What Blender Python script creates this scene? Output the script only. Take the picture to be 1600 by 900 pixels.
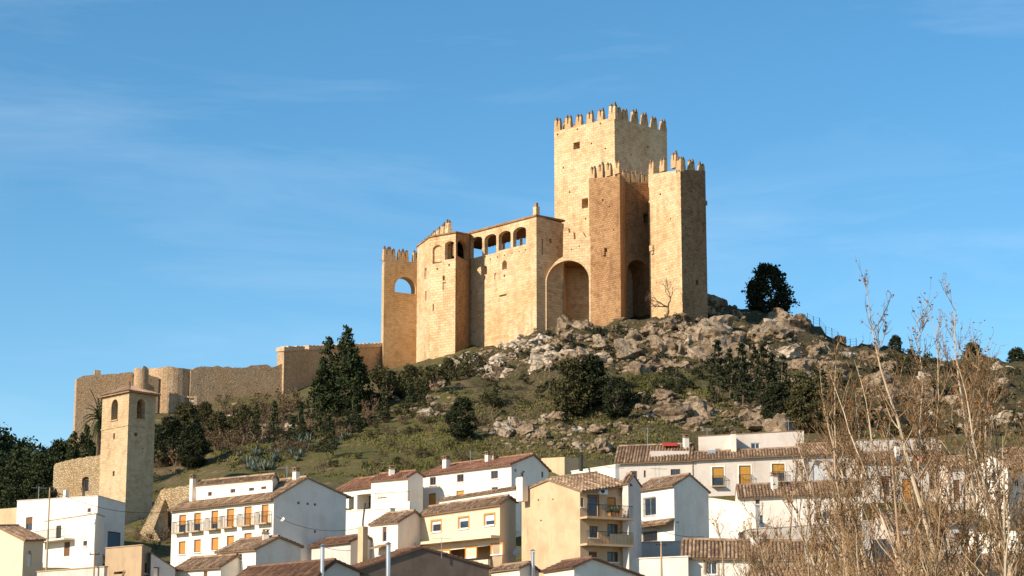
import bpy, bmesh, math, random
from mathutils import Vector, noise, Matrix
from mathutils.geometry import tessellate_polygon

for o in list(bpy.data.objects): bpy.data.objects.remove(o)
SC = bpy.context.scene
COL = SC.collection
R = math.radians

# ------------------------------------------------------------------ camera, sky, sun, exposure
FPX = 3300.0                      # focal length in pixels of the 1600 px photograph
PITCH = R(11.1)
cam = bpy.data.cameras.new('camera'); cam_o = bpy.data.objects.new('camera', cam); COL.objects.link(cam_o)
cam.sensor_width = 36; cam.lens = FPX/1600*36; cam.clip_start = 1; cam.clip_end = 20000
cam_o.location = (0, 0, 0); cam_o.rotation_euler = (R(90)+PITCH, 0, 0)
SC.camera = cam_o
SC.render.resolution_x = 1024; SC.render.resolution_y = 576

SUN_A, SUN_E = R(38), R(29)       # from the left, turned towards the camera; elevation
SUN_DIR = Vector((-math.cos(SUN_A)*math.cos(SUN_E), -math.sin(SUN_A)*math.cos(SUN_E), math.sin(SUN_E)))
W = bpy.data.worlds.new('World'); SC.world = W; W.use_nodes = True
nt = W.node_tree; nt.nodes.clear()
sky = nt.nodes.new('ShaderNodeTexSky'); sky.sky_type = 'NISHITA'; sky.sun_disc = False
sky.sun_elevation = SUN_E; sky.sun_rotation = math.atan2(SUN_DIR.x, SUN_DIR.y)
sky.altitude = 1000; sky.air_density = 1.0; sky.dust_density = 0.25; sky.ozone_density = 2.2
hsv = nt.nodes.new('ShaderNodeHueSaturation'); hsv.inputs['Saturation'].default_value = 1.32; hsv.inputs['Value'].default_value = 1.0
hsv.inputs['Hue'].default_value = 0.49
tc = nt.nodes.new('ShaderNodeTexCoord'); mp = nt.nodes.new('ShaderNodeMapping'); mp.inputs['Scale'].default_value = (2.2, 2.2, 14)
mp.inputs['Rotation'].default_value = (0, R(9), 0)
nz = nt.nodes.new('ShaderNodeTexNoise'); nz.inputs['Scale'].default_value = 1.6; nz.inputs['Detail'].default_value = 6; nz.inputs['Roughness'].default_value = .6
nz.inputs['Distortion'].default_value = .6
mr = nt.nodes.new('ShaderNodeMapRange'); mr.inputs['From Min'].default_value = .48; mr.inputs['From Max'].default_value = .82
mr.inputs['To Min'].default_value = .03; mr.inputs['To Max'].default_value = .2
mx = nt.nodes.new('ShaderNodeMix'); mx.data_type = 'RGBA'; mx.inputs[7].default_value = (6.5, 7.4, 8.4, 1)
bg = nt.nodes.new('ShaderNodeBackground'); bg.inputs['Strength'].default_value = 0.118
ow = nt.nodes.new('ShaderNodeOutputWorld'); L = nt.links.new
L(sky.outputs[0], hsv.inputs['Color']); L(tc.outputs['Generated'], mp.inputs['Vector']); L(mp.outputs[0], nz.inputs['Vector'])
L(nz.outputs['Fac'], mr.inputs['Value']); L(mr.outputs[0], mx.inputs[0]); L(hsv.outputs[0], mx.inputs[6]); L(mx.outputs[2], bg.inputs['Color']); L(bg.outputs[0], ow.inputs[0])

sun = bpy.data.lights.new('sun', 'SUN'); sun.energy = 5.0; sun.angle = R(.53); sun.color = (1, .87, .70)
sun_o = bpy.data.objects.new('sun', sun); COL.objects.link(sun_o)
sun_o.rotation_euler = (-SUN_DIR).to_track_quat('-Z', 'Y').to_euler(); sun_o.location = (-200, 0, 200)
SC.view_settings.view_transform = 'Standard'; SC.view_settings.look = 'None'; SC.view_settings.gamma = 1
SC.view_settings.exposure = 0.4; SC.view_settings.use_curve_mapping = False

# ------------------------------------------------------------------ pixels <-> places
CP, SP = math.cos(PITCH), math.sin(PITCH)
def ray(px, py):
    x = (px-800)/FPX; y = (450-py)/FPX
    return Vector((x, CP - y*SP, SP + y*CP))
def P(px, py, D):
    d = ray(px, py); return d*(D/d.y)
def slope(py):
    d = ray(800, py); return d.z/d.y

# ------------------------------------------------------------------ terrain heights (photo rows at given distances)
DST = [60, 110, 150, 185, 205, 220, 245, 275, 300, 330, 370, 450]
GCOL = {
 -400: [1300,1120,990,935,905,880,860,850,845,845,850,860],
 0:    [1300,1120,985,925,890,850,825,812,806,804,806,812],
 60:   [1300,1118,982,915,880,845,805,780,765,752,750,760],
 120:  [1300,1115,980,910,872,838,785,735,700,675,670,675],
 240:  [1300,1115,975,908,868,822,765,705,652,626,625,640],
 400:  [1300,1110,970,905,852,778,722,672,634,608,600,620],
 600:  [1300,1110,970,900,846,766,705,650,603,576,575,600],
 750:  [1300,1110,970,900,840,757,690,625,565,536,535,570],
 900:  [1300,1110,970,900,836,742,672,588,522,490,490,530],
 1050: [1300,1110,970,900,832,733,660,578,503,478,478,510],
 1200: [1300,1110,970,900,828,722,650,575,517,484,490,520],
 1350: [1300,1110,970,900,828,720,655,606,568,543,548,570],
 1500: [1300,1110,970,900,828,720,665,625,590,563,570,590],
 2100: [1300,1110,970,900,828,722,685,655,628,610,612,625]}
GPX = sorted(GCOL)
def sm(t): return t*t*(3-2*t)
def gpy(px, D):
    px = min(max(px, GPX[0]), GPX[-1]-1e-3); D = min(max(D, DST[0]), DST[-1]-1e-3)
    i = max(k for k in range(len(GPX)) if GPX[k] <= px); j = max(k for k in range(len(DST)) if DST[k] <= D)
    i = min(i, len(GPX)-2); j = min(j, len(DST)-2)
    t = sm((px-GPX[i])/(GPX[i+1]-GPX[i])); s = (D-DST[j])/(DST[j+1]-DST[j])
    a, b = GCOL[GPX[i]], GCOL[GPX[i+1]]
    z0 = slope(a[j]*(1-t)+b[j]*t)*DST[j]; z1 = slope(a[j+1]*(1-t)+b[j+1]*t)*DST[j+1]
    return z0*(1-s)+z1*s
def clamp(x, a=0., b=1.): return max(a, min(b, x))
def rockmask(px, D):
    m = clamp((px-690)/110)*clamp((D-232)/22)
    m *= 1-.95*clamp(1.5-abs((D-264)/9))*clamp(1.4-abs((px-1010)/150))      # the grassy ledge
    m = max(m, .55*clamp((px-780)/60)*clamp((D-222)/6)*clamp((252-D)/10)*clamp((1290-px)/80))
    m = max(m, .5*clamp(1-abs(px-660)/90)*clamp((D-285)/12))
    return m
def zt(X, Y):
    px = 800+FPX*X/Y
    z = gpy(px, Y)
    if Y < 215: return z
    fade = clamp((Y-215)/8)
    p = Vector((X, Y, 0)); m = rockmask(px, Y)
    d = noise.noise(p*.11)*.7 + noise.noise(p*.5)*.18
    if m > .02:
        c = noise.noise(p*.2+Vector((7, 3, 1)))*1.1 + abs(noise.noise(p*.42))*1.5 + abs(noise.noise(p*1.1))*.6 - .75
        d += m*c*1.15
    return z + d*fade
def on_ground(px, py, lo=216, hi=345):
    """the place where the sight line of a photo pixel meets the hillside"""
    r = ray(px, py)
    for k in range(1, 400):
        D = lo+(hi-lo)*k/400
        if gpy(px, D) >= r.z/r.y*D: break
    X = r.x/r.y*D
    return Vector((X, D, zt(X, D)))

# ------------------------------------------------------------------ materials
def newmat(name):
    m = bpy.data.materials.new(name); m.use_nodes = True
    n = m.node_tree.nodes; n.clear()
    o = n.new('ShaderNodeOutputMaterial'); b = n.new('ShaderNodeBsdfPrincipled'); m.node_tree.links.new(b.outputs[0], o.inputs[0])
    b.inputs['Specular IOR Level'].default_value = .2
    return m, m.node_tree, b
def N(t, typ, **kw):
    n = t.nodes.new(typ)
    for k, v in kw.items():
        if k.startswith('i_'): n.inputs[k[2:].replace('_', ' ')].default_value = v
        else: setattr(n, k, v)
    return n
def pos(t, scale=(1, 1, 1)):
    g = N(t, 'ShaderNodeNewGeometry'); m = N(t, 'ShaderNodeMapping'); m.inputs['Scale'].default_value = scale
    t.links.new(g.outputs['Position'], m.inputs['Vector']); return m.outputs[0]
def noi(t, vec, scale, detail=4, rough=.55):
    n = N(t, 'ShaderNodeTexNoise'); n.inputs['Scale'].default_value = scale; n.inputs['Detail'].default_value = detail; n.inputs['Roughness'].default_value = rough
    t.links.new(vec, n.inputs['Vector']); return n.outputs['Fac']
def ramp(t, fac, stops):
    r = N(t, 'ShaderNodeValToRGB'); e = r.color_ramp.elements
    while len(e) < len(stops): e.new(.5)
    for k, (p, c) in enumerate(stops): e[k].position = p; e[k].color = (*c, 1)
    t.links.new(fac, r.inputs[0]); return r.outputs[0]
def mixc(t, fac, a, b, mode='MIX'):
    m = N(t, 'ShaderNodeMix', data_type='RGBA', blend_type=mode)
    if isinstance(fac, (int, float)): m.inputs[0].default_value = fac
    else: t.links.new(fac, m.inputs[0])
    for k, v in ((6, a), (7, b)):
        if isinstance(v, tuple): m.inputs[k].default_value = (*v, 1)
        else: t.links.new(v, m.inputs[k])
    return m.outputs[2]
def maprange(t, v, a, b, c, d):
    m = N(t, 'ShaderNodeMapRange'); m.inputs[1].default_value = a; m.inputs[2].default_value = b; m.inputs[3].default_value = c; m.inputs[4].default_value = d
    t.links.new(v, m.inputs[0]); return m.outputs[0]
def bump(t, b, h, strength=.5, dist=.05):
    n = N(t, 'ShaderNodeBump'); n.inputs['Strength'].default_value = strength; n.inputs['Distance'].default_value = dist
    t.links.new(h, n.inputs['Height']); t.links.new(n.outputs[0], b.inputs['Normal'])

def stone(name, base, dark, warm, cell=1.1, contrast=.5, joint=.5, bmp=.6, course=None, warp=.03):
    m, t, b = newmat(name)
    v = pos(t, (1, 1, 1)); vs = pos(t, (1, 1, 2.1))
    big = noi(t, v, .16, 5, .6); med = noi(t, v, .9, 5, .65); fine = noi(t, v, 4.5, 3, .6)
    streak = noi(t, pos(t, (1, 1, .12)), .9, 4, .6)
    c = mixc(t, maprange(t, big, .38, .66, 0, 1), base, warm)
    c = mixc(t, maprange(t, med, .5, .78, 0, contrast), c, dark)
    c = mixc(t, maprange(t, streak, .52, .75, 0, .62*contrast+.1), c, dark)
    c = mixc(t, maprange(t, fine, .35, .7, 0, .25), c, tuple(min(1, x*1.25) for x in base))
    if course:      # coursed ashlar: rows follow the wall, u runs along it
        g = N(t, 'ShaderNodeNewGeometry'); cr = N(t, 'ShaderNodeVectorMath', operation='CROSS_PRODUCT'); cr.inputs[1].default_value = (0, 0, 1); t.links.new(g.outputs['True Normal'], cr.inputs[0])
        dt = N(t, 'ShaderNodeVectorMath', operation='DOT_PRODUCT'); t.links.new(cr.outputs[0], dt.inputs[0]); t.links.new(g.outputs['Position'], dt.inputs[1])
        sp = N(t, 'ShaderNodeSeparateXYZ'); t.links.new(g.outputs['Position'], sp.inputs[0]); cb = N(t, 'ShaderNodeCombineXYZ'); t.links.new(dt.outputs['Value'], cb.inputs[0]); t.links.new(sp.outputs[2], cb.inputs[1])
        wn = N(t, 'ShaderNodeTexNoise'); wn.inputs['Scale'].default_value = 1.3; t.links.new(v, wn.inputs['Vector'])
        ma = N(t, 'ShaderNodeVectorMath', operation='MULTIPLY_ADD'); ma.inputs[1].default_value = (warp*6, warp*4, 0); t.links.new(wn.outputs['Color'], ma.inputs[0]); t.links.new(cb.outputs[0], ma.inputs[2])
        bk = N(t, 'ShaderNodeTexBrick', offset=.5); bk.inputs['Color1'].default_value = (0, 0, 0, 1); bk.inputs['Color2'].default_value = (1, 1, 1, 1); bk.inputs['Mortar'].default_value = (.5, .5, .5, 1)
        bk.inputs['Scale'].default_value = 1; bk.inputs['Mortar Size'].default_value = .022; bk.inputs['Mortar Smooth'].default_value = .3; bk.inputs['Brick Width'].default_value = course[0]; bk.inputs['Row Height'].default_value = course[1]
        t.links.new(ma.outputs[0], bk.inputs['Vector'])
        # joints read strongly only where the mortar has washed out
        j = N(t, 'ShaderNodeMath', operation='MULTIPLY'); t.links.new(bk.outputs['Fac'], j.inputs[0]); t.links.new(maprange(t, big, .35, .65, joint*.4, joint*1.3), j.inputs[1])
        c = mixc(t, j.outputs[0], c, dark)
        sep = N(t, 'ShaderNodeSeparateColor'); t.links.new(bk.outputs['Color'], sep.inputs[0])
        c = mixc(t, maprange(t, sep.outputs[0], .6, 1, 0, .42*contrast), c, dark); c = mixc(t, maprange(t, sep.outputs[0], .35, 0, 0, .25), c, tuple(min(1, x*1.15) for x in base))
        pit = noi(t, v, 2.2, 5, .75); c = mixc(t, maprange(t, pit, .6, .72, 0, contrast), c, dark)
        hgt = maprange(t, bk.outputs['Fac'], 0, 1, 1, 0)
    else:
        vo = N(t, 'ShaderNodeTexVoronoi', feature='DISTANCE_TO_EDGE'); vo.inputs['Scale'].default_value = cell; t.links.new(vs, vo.inputs['Vector'])
        vc = N(t, 'ShaderNodeTexVoronoi', feature='F1'); vc.inputs['Scale'].default_value = cell; t.links.new(vs, vc.inputs['Vector'])
        c = mixc(t, maprange(t, vo.outputs['Distance'], 0, .09, joint, 0), c, dark)
        sep = N(t, 'ShaderNodeSeparateColor'); t.links.new(vc.outputs['Color'], sep.inputs[0])
        c = mixc(t, maprange(t, sep.outputs[0], .62, 1, 0, .55*contrast), c, dark)
        hgt = maprange(t, vo.outputs['Distance'], 0, .12, 0, 1)
    t.links.new(c, b.inputs['Base Color']); b.inputs['Roughness'].default_value = .92
    h = N(t, 'ShaderNodeMath', operation='ADD'); t.links.new(hgt, h.inputs[0]); t.links.new(med, h.inputs[1])
    bump(t, b, h.outputs[0], bmp, .09)
    return m
def plaster(name, base, dirt, amt=.35, bmp=.25):
    m, t, b = newmat(name)
    v = pos(t); st = noi(t, pos(t, (1, 1, .15)), 1.1, 4, .6); bg_ = noi(t, v, .45, 5, .6); fi = noi(t, v, 9, 3, .6)
    c = mixc(t, maprange(t, bg_, .45, .75, 0, amt), base, dirt)
    c = mixc(t, maprange(t, st, .54, .78, 0, amt), c, dirt)
    pa = noi(t, v, .8, 2, .5); c = mixc(t, maprange(t, pa, .57, .59, 0, .28*amt+.04), c, dirt); c = mixc(t, maprange(t, noi(t, pos(t, (3, 3, .25)), 1.0, 5, .7), .6, .75, 0, amt), c, tuple(x*.6 for x in dirt))
    t.links.new(c, b.inputs['Base Color']); b.inputs['Roughness'].default_value = .9
    bump(t, b, fi, bmp, .02); return m
def attr_mat(name, stops, rough=.85, nscale=.6, namt=.5, extra=None, spec=.2, trans=0):
    m, t, b = newmat(name)
    a = N(t, 'ShaderNodeAttribute', attribute_name='rnd')
    n = noi(t, pos(t), nscale, 4, .6)
    mm = N(t, 'ShaderNodeMix', data_type='FLOAT'); mm.inputs[0].default_value = namt; t.links.new(a.outputs['Fac'], mm.inputs[2]); t.links.new(n, mm.inputs[3])
    c = ramp(t, mm.outputs[0], stops)
    t.links.new(c, b.inputs['Base Color']); b.inputs['Roughness'].default_value = rough; b.inputs['Specular IOR Level'].default_value = spec
    if trans:
        tr = N(t, 'ShaderNodeBsdfTranslucent'); t.links.new(c, tr.inputs[0]); ms = N(t, 'ShaderNodeMixShader'); ms.inputs[0].default_value = trans
        o = [x for x in t.nodes if x.type == 'OUTPUT_MATERIAL'][0]
        t.links.new(b.outputs[0], ms.inputs[1]); t.links.new(tr.outputs[0], ms.inputs[2]); t.links.new(ms.outputs[0], o.inputs[0])
    return m
def flat(name, c, rough=.6, metal=0, spec=.3, nz_=.25):
    m, t, b = newmat(name)
    n = noi(t, pos(t), 3, 4, .6)
    cc = mixc(t, maprange(t, n, .4, .75, 0, nz_), c, tuple(x*.55 for x in c))
    t.links.new(cc, b.inputs['Base Color']); b.inputs['Roughness'].default_value = rough; b.inputs['Metallic'].default_value = metal; b.inputs['Specular IOR Level'].default_value = spec
    return m

M = {}
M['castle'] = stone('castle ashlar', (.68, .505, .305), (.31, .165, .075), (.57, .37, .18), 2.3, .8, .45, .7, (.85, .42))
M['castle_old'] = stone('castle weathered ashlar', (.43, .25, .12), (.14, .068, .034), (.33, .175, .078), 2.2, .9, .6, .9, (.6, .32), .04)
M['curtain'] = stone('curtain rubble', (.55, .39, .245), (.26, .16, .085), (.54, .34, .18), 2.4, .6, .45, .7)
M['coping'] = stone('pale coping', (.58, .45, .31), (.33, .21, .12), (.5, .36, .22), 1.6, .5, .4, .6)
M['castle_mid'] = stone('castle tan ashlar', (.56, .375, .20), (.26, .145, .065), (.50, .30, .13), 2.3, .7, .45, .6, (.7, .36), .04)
M['castle_shade'] = stone('castle shade-toned brickwork', (.40, .245, .125), (.12, .062, .032), (.31, .17, .078), 2.0, 1.0, .8, 1.0, (.5, .28), .05)  # rough brickwork; shade of the corner tower's right face also deepened into it
M['tip'] = stone('lichen dark stone', (.24, .16, .10), (.09, .06, .04), (.2, .12, .07), 1.6, .6, .4, .6)
M['church'] = stone('church render', (.56, .415, .25), (.26, .165, .09), (.47, .32, .17), 2.8, .75, .3, .5, (.55, .3), .06)
M['rubble'] = stone('rubble wall', (.48, .36, .21), (.2, .13, .07), (.42, .28, .14), 2.3, .7, .6, .9)
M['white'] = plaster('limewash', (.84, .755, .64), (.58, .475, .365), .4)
M['white_pink'] = plaster('dimmed pinkish limewash', (.64, .565, .49), (.44, .355, .285), .5)  # pinkish limewash, base lowered to put the right-hand row's dim light into it
M['cream'] = plaster('cream render', (.74, .58, .395), (.6, .45, .29), .3)
M['beige'] = plaster('beige render', (.60, .435, .265), (.40, .26, .14), .65, .5)
M['tan'] = plaster('tan cement', (.46, .33, .20), (.3, .2, .12), .5, .4)
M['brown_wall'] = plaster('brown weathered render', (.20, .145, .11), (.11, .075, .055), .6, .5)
M['tile'] = attr_mat('clay roof tile', [(0, (.09, .055, .036)), (.35, (.20, .125, .078)), (.6, (.32, .205, .125)), (.85, (.48, .36, .24)), (1, (.58, .49, .36))], .9, .8, .45)
M['tile_red'] = attr_mat('red clay roof tile', [(0, (.10, .048, .034)), (.4, (.21, .10, .06)), (.7, (.31, .16, .10)), (1, (.46, .31, .21))], .9, .8, .45)
M['tile_dark'] = attr_mat('dark clay roof tile', [(0, (.05, .03, .022)), (.4, (.13, .07, .045)), (.7, (.21, .115, .07)), (1, (.30, .19, .12))], .9, .8, .45)
M['glass'] = flat('window glass', (.03, .04, .055), .12, 0, .6, .3)
M['dark'] = flat('unlit opening black', (.02, .017, .014), .9)  # near-black colour standing in for unlit depth behind openings
M['blind'] = flat('ochre roller blind', (.50, .26, .05), .7)
M['blind_o'] = flat('orange wood shutter', (.55, .25, .06), .7)
M['wood'] = flat('brown wood', (.18, .09, .045), .7)
M['red'] = flat('red painted sheet', (.45, .05, .03), .6)
M['bluedoor'] = flat('blue grey door', (.10, .16, .22), .6)
M['whiteframe'] = flat('white frame', (.75, .74, .72), .5)
M['metal'] = flat('galvanised steel', (.62, .62, .63), .35, .8)
M['iron'] = flat('black iron', (.03, .028, .026), .5)
M['bark'] = attr_mat('bark', [(0, (.07, .045, .03)), (.5, (.15, .10, .065)), (1, (.26, .19, .12))], .95, 3, .5)
M['poplar'] = attr_mat('pale poplar bark', [(0, (.15, .09, .05)), (.4, (.34, .22, .12)), (.7, (.55, .43, .29)), (1, (.68, .58, .44))], .9, 2, .45)
M['twig'] = attr_mat('twig', [(0, (.075, .04, .02)), (.45, (.24, .145, .07)), (.8, (.42, .29, .165)), (1, (.60, .47, .30))], .9, 1.5, .3)
M['dryleaf'] = attr_mat('dry leaf', [(0, (.10, .04, .014)), (.5, (.28, .125, .035)), (1, (.46, .25, .09))], .85, .4, .25, trans=.3)
M['pine'] = attr_mat('pine needles', [(0, (.010, .017, .007)), (.5, (.030, .044, .014)), (1, (.09, .098, .028))], .8, .5, .35)
M['oak'] = attr_mat('dark evergreen leaf', [(0, (.008, .012, .006)), (.5, (.024, .030, .011)), (1, (.07, .072, .024))], .8, .5, .35)
M['olive'] = attr_mat('olive green leaf', [(0, (.025, .026, .010)), (.5, (.065, .06, .022)), (1, (.13, .11, .042))], .85, .5, .35)
M['scrub'] = attr_mat('brown scrub', [(0, (.04, .026, .014)), (.5, (.12, .08, .042)), (1, (.22, .15, .08))], .9, .5, .4)
M['agave'] = attr_mat('agave leaf', [(0, (.05, .075, .06)), (.5, (.12, .155, .12)), (1, (.24, .27, .21))], .6, .5, .3)
M['grass'] = attr_mat('hill grass', [(0, (.045, .046, .013)), (.5, (.115, .108, .030)), (1, (.22, .175, .065))], .9, .25, .5)
def rockmat():
    m, t, b = newmat('limestone')
    v = pos(t); big = noi(t, v, .35, 5, .6); med = noi(t, v, 1.6, 6, .7); fi = noi(t, v, 6, 4, .7)
    c = ramp(t, big, [(.3, (.22, .14, .082)), (.5, (.40, .285, .18)), (.7, (.60, .47, .32))])
    c = mixc(t, maprange(t, med, .47, .62, 0, .9), c, (.10, .068, .042))
    c = mixc(t, maprange(t, fi, .55, .75, 0, .5), c, (.55, .47, .37))
    t.links.new(c, b.inputs['Base Color']); b.inputs['Roughness'].default_value = .95
    s = N(t, 'ShaderNodeMath', operation='ADD'); t.links.new(med, s.inputs[0]); t.links.new(fi, s.inputs[1])
    bump(t, b, s.outputs[0], 1.0, .35); return m
M['rock'] = rockmat()
def hillmat():
    m, t, b = newmat('hillside soil and turf')
    v = pos(t); big = noi(t, v, .09, 5, .6); med = noi(t, v, .45, 6, .65); fi = noi(t, v, 2.6, 5, .7)
    soil = ramp(t, med, [(.3, (.06, .042, .022)), (.55, (.14, .10, .05)), (.75, (.26, .19, .11))])
    grs = ramp(t, fi, [(.3, (.045, .043, .013)), (.55, (.115, .105, .030)), (.75, (.215, .175, .07))])
    a = N(t, 'ShaderNodeAttribute', attribute_name='rock')
    g = N(t, 'ShaderNodeMath', operation='MULTIPLY_ADD'); t.links.new(med, g.inputs[0]); g.inputs[1].default_value = .9; t.links.new(big, g.inputs[2])
    c = mixc(t, maprange(t, g.outputs[0], .88, 1.08, 1, 0), soil, grs)
    rk = ramp(t, fi, [(.3, (.032, .027, .011)), (.5, (.075, .060, .025)), (.72, (.20, .145, .08))])
    ra = N(t, 'ShaderNodeMath', operation='ADD'); t.links.new(a.outputs['Fac'], ra.inputs[0]); t.links.new(med, ra.inputs[1])
    c = mixc(t, maprange(t, ra.outputs[0], .8, 1.15, 0, 1), c, rk)
    t.links.new(c, b.inputs['Base Color']); b.inputs['Roughness'].default_value = .97
    s = N(t, 'ShaderNodeMath', operation='ADD'); t.links.new(med, s.inputs[0]); t.links.new(fi, s.inputs[1])
    bump(t, b, s.outputs[0], .9, .3); return m
M['rock_pale'] = stone('pale limestone', (.56, .46, .345), (.10, .072, .05), (.40, .31, .22), .55, 1.0, .5, 1.0)
M['hill'] = hillmat()
M['earth'] = plaster('earth', (.26, .18, .11), (.15, .11, .06), .6, .5)

# ------------------------------------------------------------------ mesh building
class MB:
    def __init__(s): s.v = []; s.f = []; s.r = []; s.m = []
    def face(s, pts, r=.5, m=0):
        k = len(s.v); s.v += [tuple(p) for p in pts]; s.f.append(tuple(range(k, k+len(pts)))); s.r.append(r); s.m.append(m)
    def mesh(s, pts, faces, r=.5, m=0):
        k = len(s.v); s.v += [tuple(p) for p in pts]
        for f in faces: s.f.append(tuple(k+i for i in f)); s.r.append(r); s.m.append(m)
    def box8(s, p, r=.5, m=0):          # 4 bottom + 4 top corners, counter-clockwise from above
        s.mesh(p, [(3, 2, 1, 0), (4, 5, 6, 7), (0, 1, 5, 4), (1, 2, 6, 5), (2, 3, 7, 6), (3, 0, 4, 7)], r, m)
    def obox(s, o, ax, ay, az, r=.5, m=0):   # corner + three edge vectors
        o, ax, ay, az = Vector(o), Vector(ax), Vector(ay), Vector(az)
        b = [o, o+ax, o+ax+ay, o+ay]; s.box8(b+[q+az for q in b], r, m)
    def cbox(s, c, sx, sy, sz, r=.5, m=0, d=(1, 0)):  # base centre, sizes, heading of sx
        d = Vector((d[0], d[1], 0)).normalized(); n = Vector((-d.y, d.x, 0))
        s.obox(Vector(c)-d*sx/2-n*sy/2, d*sx, n*sy, Vector((0, 0, sz)), r, m)
    def tube(s, pts, rad, n=6, r=.5, m=0, cap=True):
        pts = [Vector(p) for p in pts]; k0 = len(s.v)
        for i, p in enumerate(pts):
            d = (pts[min(i+1, len(pts)-1)]-pts[max(i-1, 0)]).normalized()
            a = d.cross(Vector((0, 1, 0)) if abs(d.y) < .9 else Vector((1, 0, 0))).normalized(); b = d.cross(a)
            q = rad[i] if isinstance(rad, (list, tuple)) else rad
            for j in range(n):
                t = 2*math.pi*j/n; s.v.append(tuple(p+(a*math.cos(t)+b*math.sin(t))*q))
        for i in range(len(pts)-1):
            for j in range(n):
                s.f.append((k0+i*n+j, k0+i*n+(j+1) % n, k0+(i+1)*n+(j+1) % n, k0+(i+1)*n+j)); s.r.append(r); s.m.append(m)
        if cap and n > 3:
            s.f.append(tuple(k0+(len(pts)-1)*n+j for j in range(n))); s.r.append(r); s.m.append(m)
    def data(s, name, mats, org=(0, 0, 0), smooth=False):
        me = bpy.data.meshes.new(name); o = Vector(org)
        me.from_pydata([tuple(Vector(v)-o) for v in s.v], [], s.f)
        for x in (mats if isinstance(mats, (list, tuple)) else [mats]): me.materials.append(x)
        if any(s.m): me.polygons.foreach_set('material_index', s.m)
        a = me.attributes.new('rnd', 'FLOAT', 'FACE'); a.data.foreach_set('value', s.r)
        if smooth: me.polygons.foreach_set('use_smooth', [True]*len(me.polygons))
        me.update(); return me
    def build(s, name, mats, parent=None, smooth=False, kind=None):
        org = (0, 0, 0); p = parent
        while p is not None: org = p.location if p.type == 'EMPTY' else org; p = p.parent
        o = bpy.data.objects.new(name, s.data(name, mats, org, smooth)); COL.objects.link(o); o.parent = parent
        if kind: o['kind'] = kind
        return o
def tag(o, label, cat, group=None):
    o['label'] = label; o['category'] = cat; o['kind'] = 'thing'
    if group: o['group'] = group
    return o
def empty(name, loc, label, cat, group=None):
    o = bpy.data.objects.new(name, None); COL.objects.link(o); o.location = loc; o.empty_display_size = 1
    return tag(o, label, cat, group)
def struct(o): o['kind'] = 'structure'; return o
def copy_tree(o, parent=None):
    c = o.copy(); COL.objects.link(c); c.parent = parent
    for ch in o.children: copy_tree(ch, c)
    return c

class Wall:
    """upright wall plane from a (left as seen) to b; u runs along it, v is height, n points out"""
    def __init__(s, a, b):
        s.a = Vector((a[0], a[1], 0)); s.b = Vector((b[0], b[1], 0)); s.d = (s.b-s.a); s.L = s.d.length; s.d.normalize(); s.n = Vector((s.d.y, -s.d.x, 0))
    def px(s, px, py):
        r = ray(px, py); t = s.a.dot(s.n)/(r.x*s.n.x+r.y*s.n.y); p = r*t
        return ((p-s.a).dot(s.d), p.z)
    def pt(s, u, v, out=0): q = s.a+s.d*u+s.n*out; return Vector((q.x, q.y, v))
    def rect(s, x0, y0, x1, y1):
        ym = (y0+y1)/2; xm = (x0+x1)/2
        return (s.px(x0, ym)[0], s.px(xm, y1)[1], s.px(x1, ym)[0], s.px(xm, y0)[1])
def hole_outline(h, arch=0, seg=8):
    u0, v0, u1, v1 = h
    if not arch: return [(u0, v0), (u1, v0), (u1, v1), (u0, v1)]
    rise = arch*(u1-u0)/2; c = (u0+u1)/2; w = (u1-u0)/2; o = [(u0, v0), (u1, v0)]
    for k in range(seg+1):
        t = math.pi*k/seg; o.append((c+w*math.cos(t), v1-rise+rise*math.sin(t)))
    return o
def panel(mb, w, top, zb, holes=(), m=0, r=.5):
    """holes: (outline, depth, closed). top: list of (u, v) from left to right"""
    outer = [(top[0][0], zb), (top[-1][0], zb)] + list(reversed(top))
    polys = [outer]+[h[0] for h in holes]
    allp = [p for q in polys for p in q]
    tris = tessellate_polygon([[Vector((u, v, 0)) for u, v in q] for q in polys])
    mb.mesh([w.pt(u, v) for u, v in allp], [tuple(t) for t in tris], r, m)
    for o, dep, closed in holes:
        n = len(o)
        for i in range(n):
            a, b = o[i], o[(i+1) % n]
            mb.face([w.pt(*a), w.pt(*b), w.pt(*b, -dep), w.pt(*a, -dep)], r, m)
        if closed: mb.face([w.pt(u, v, -dep) for u, v in o], r, m)

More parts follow.
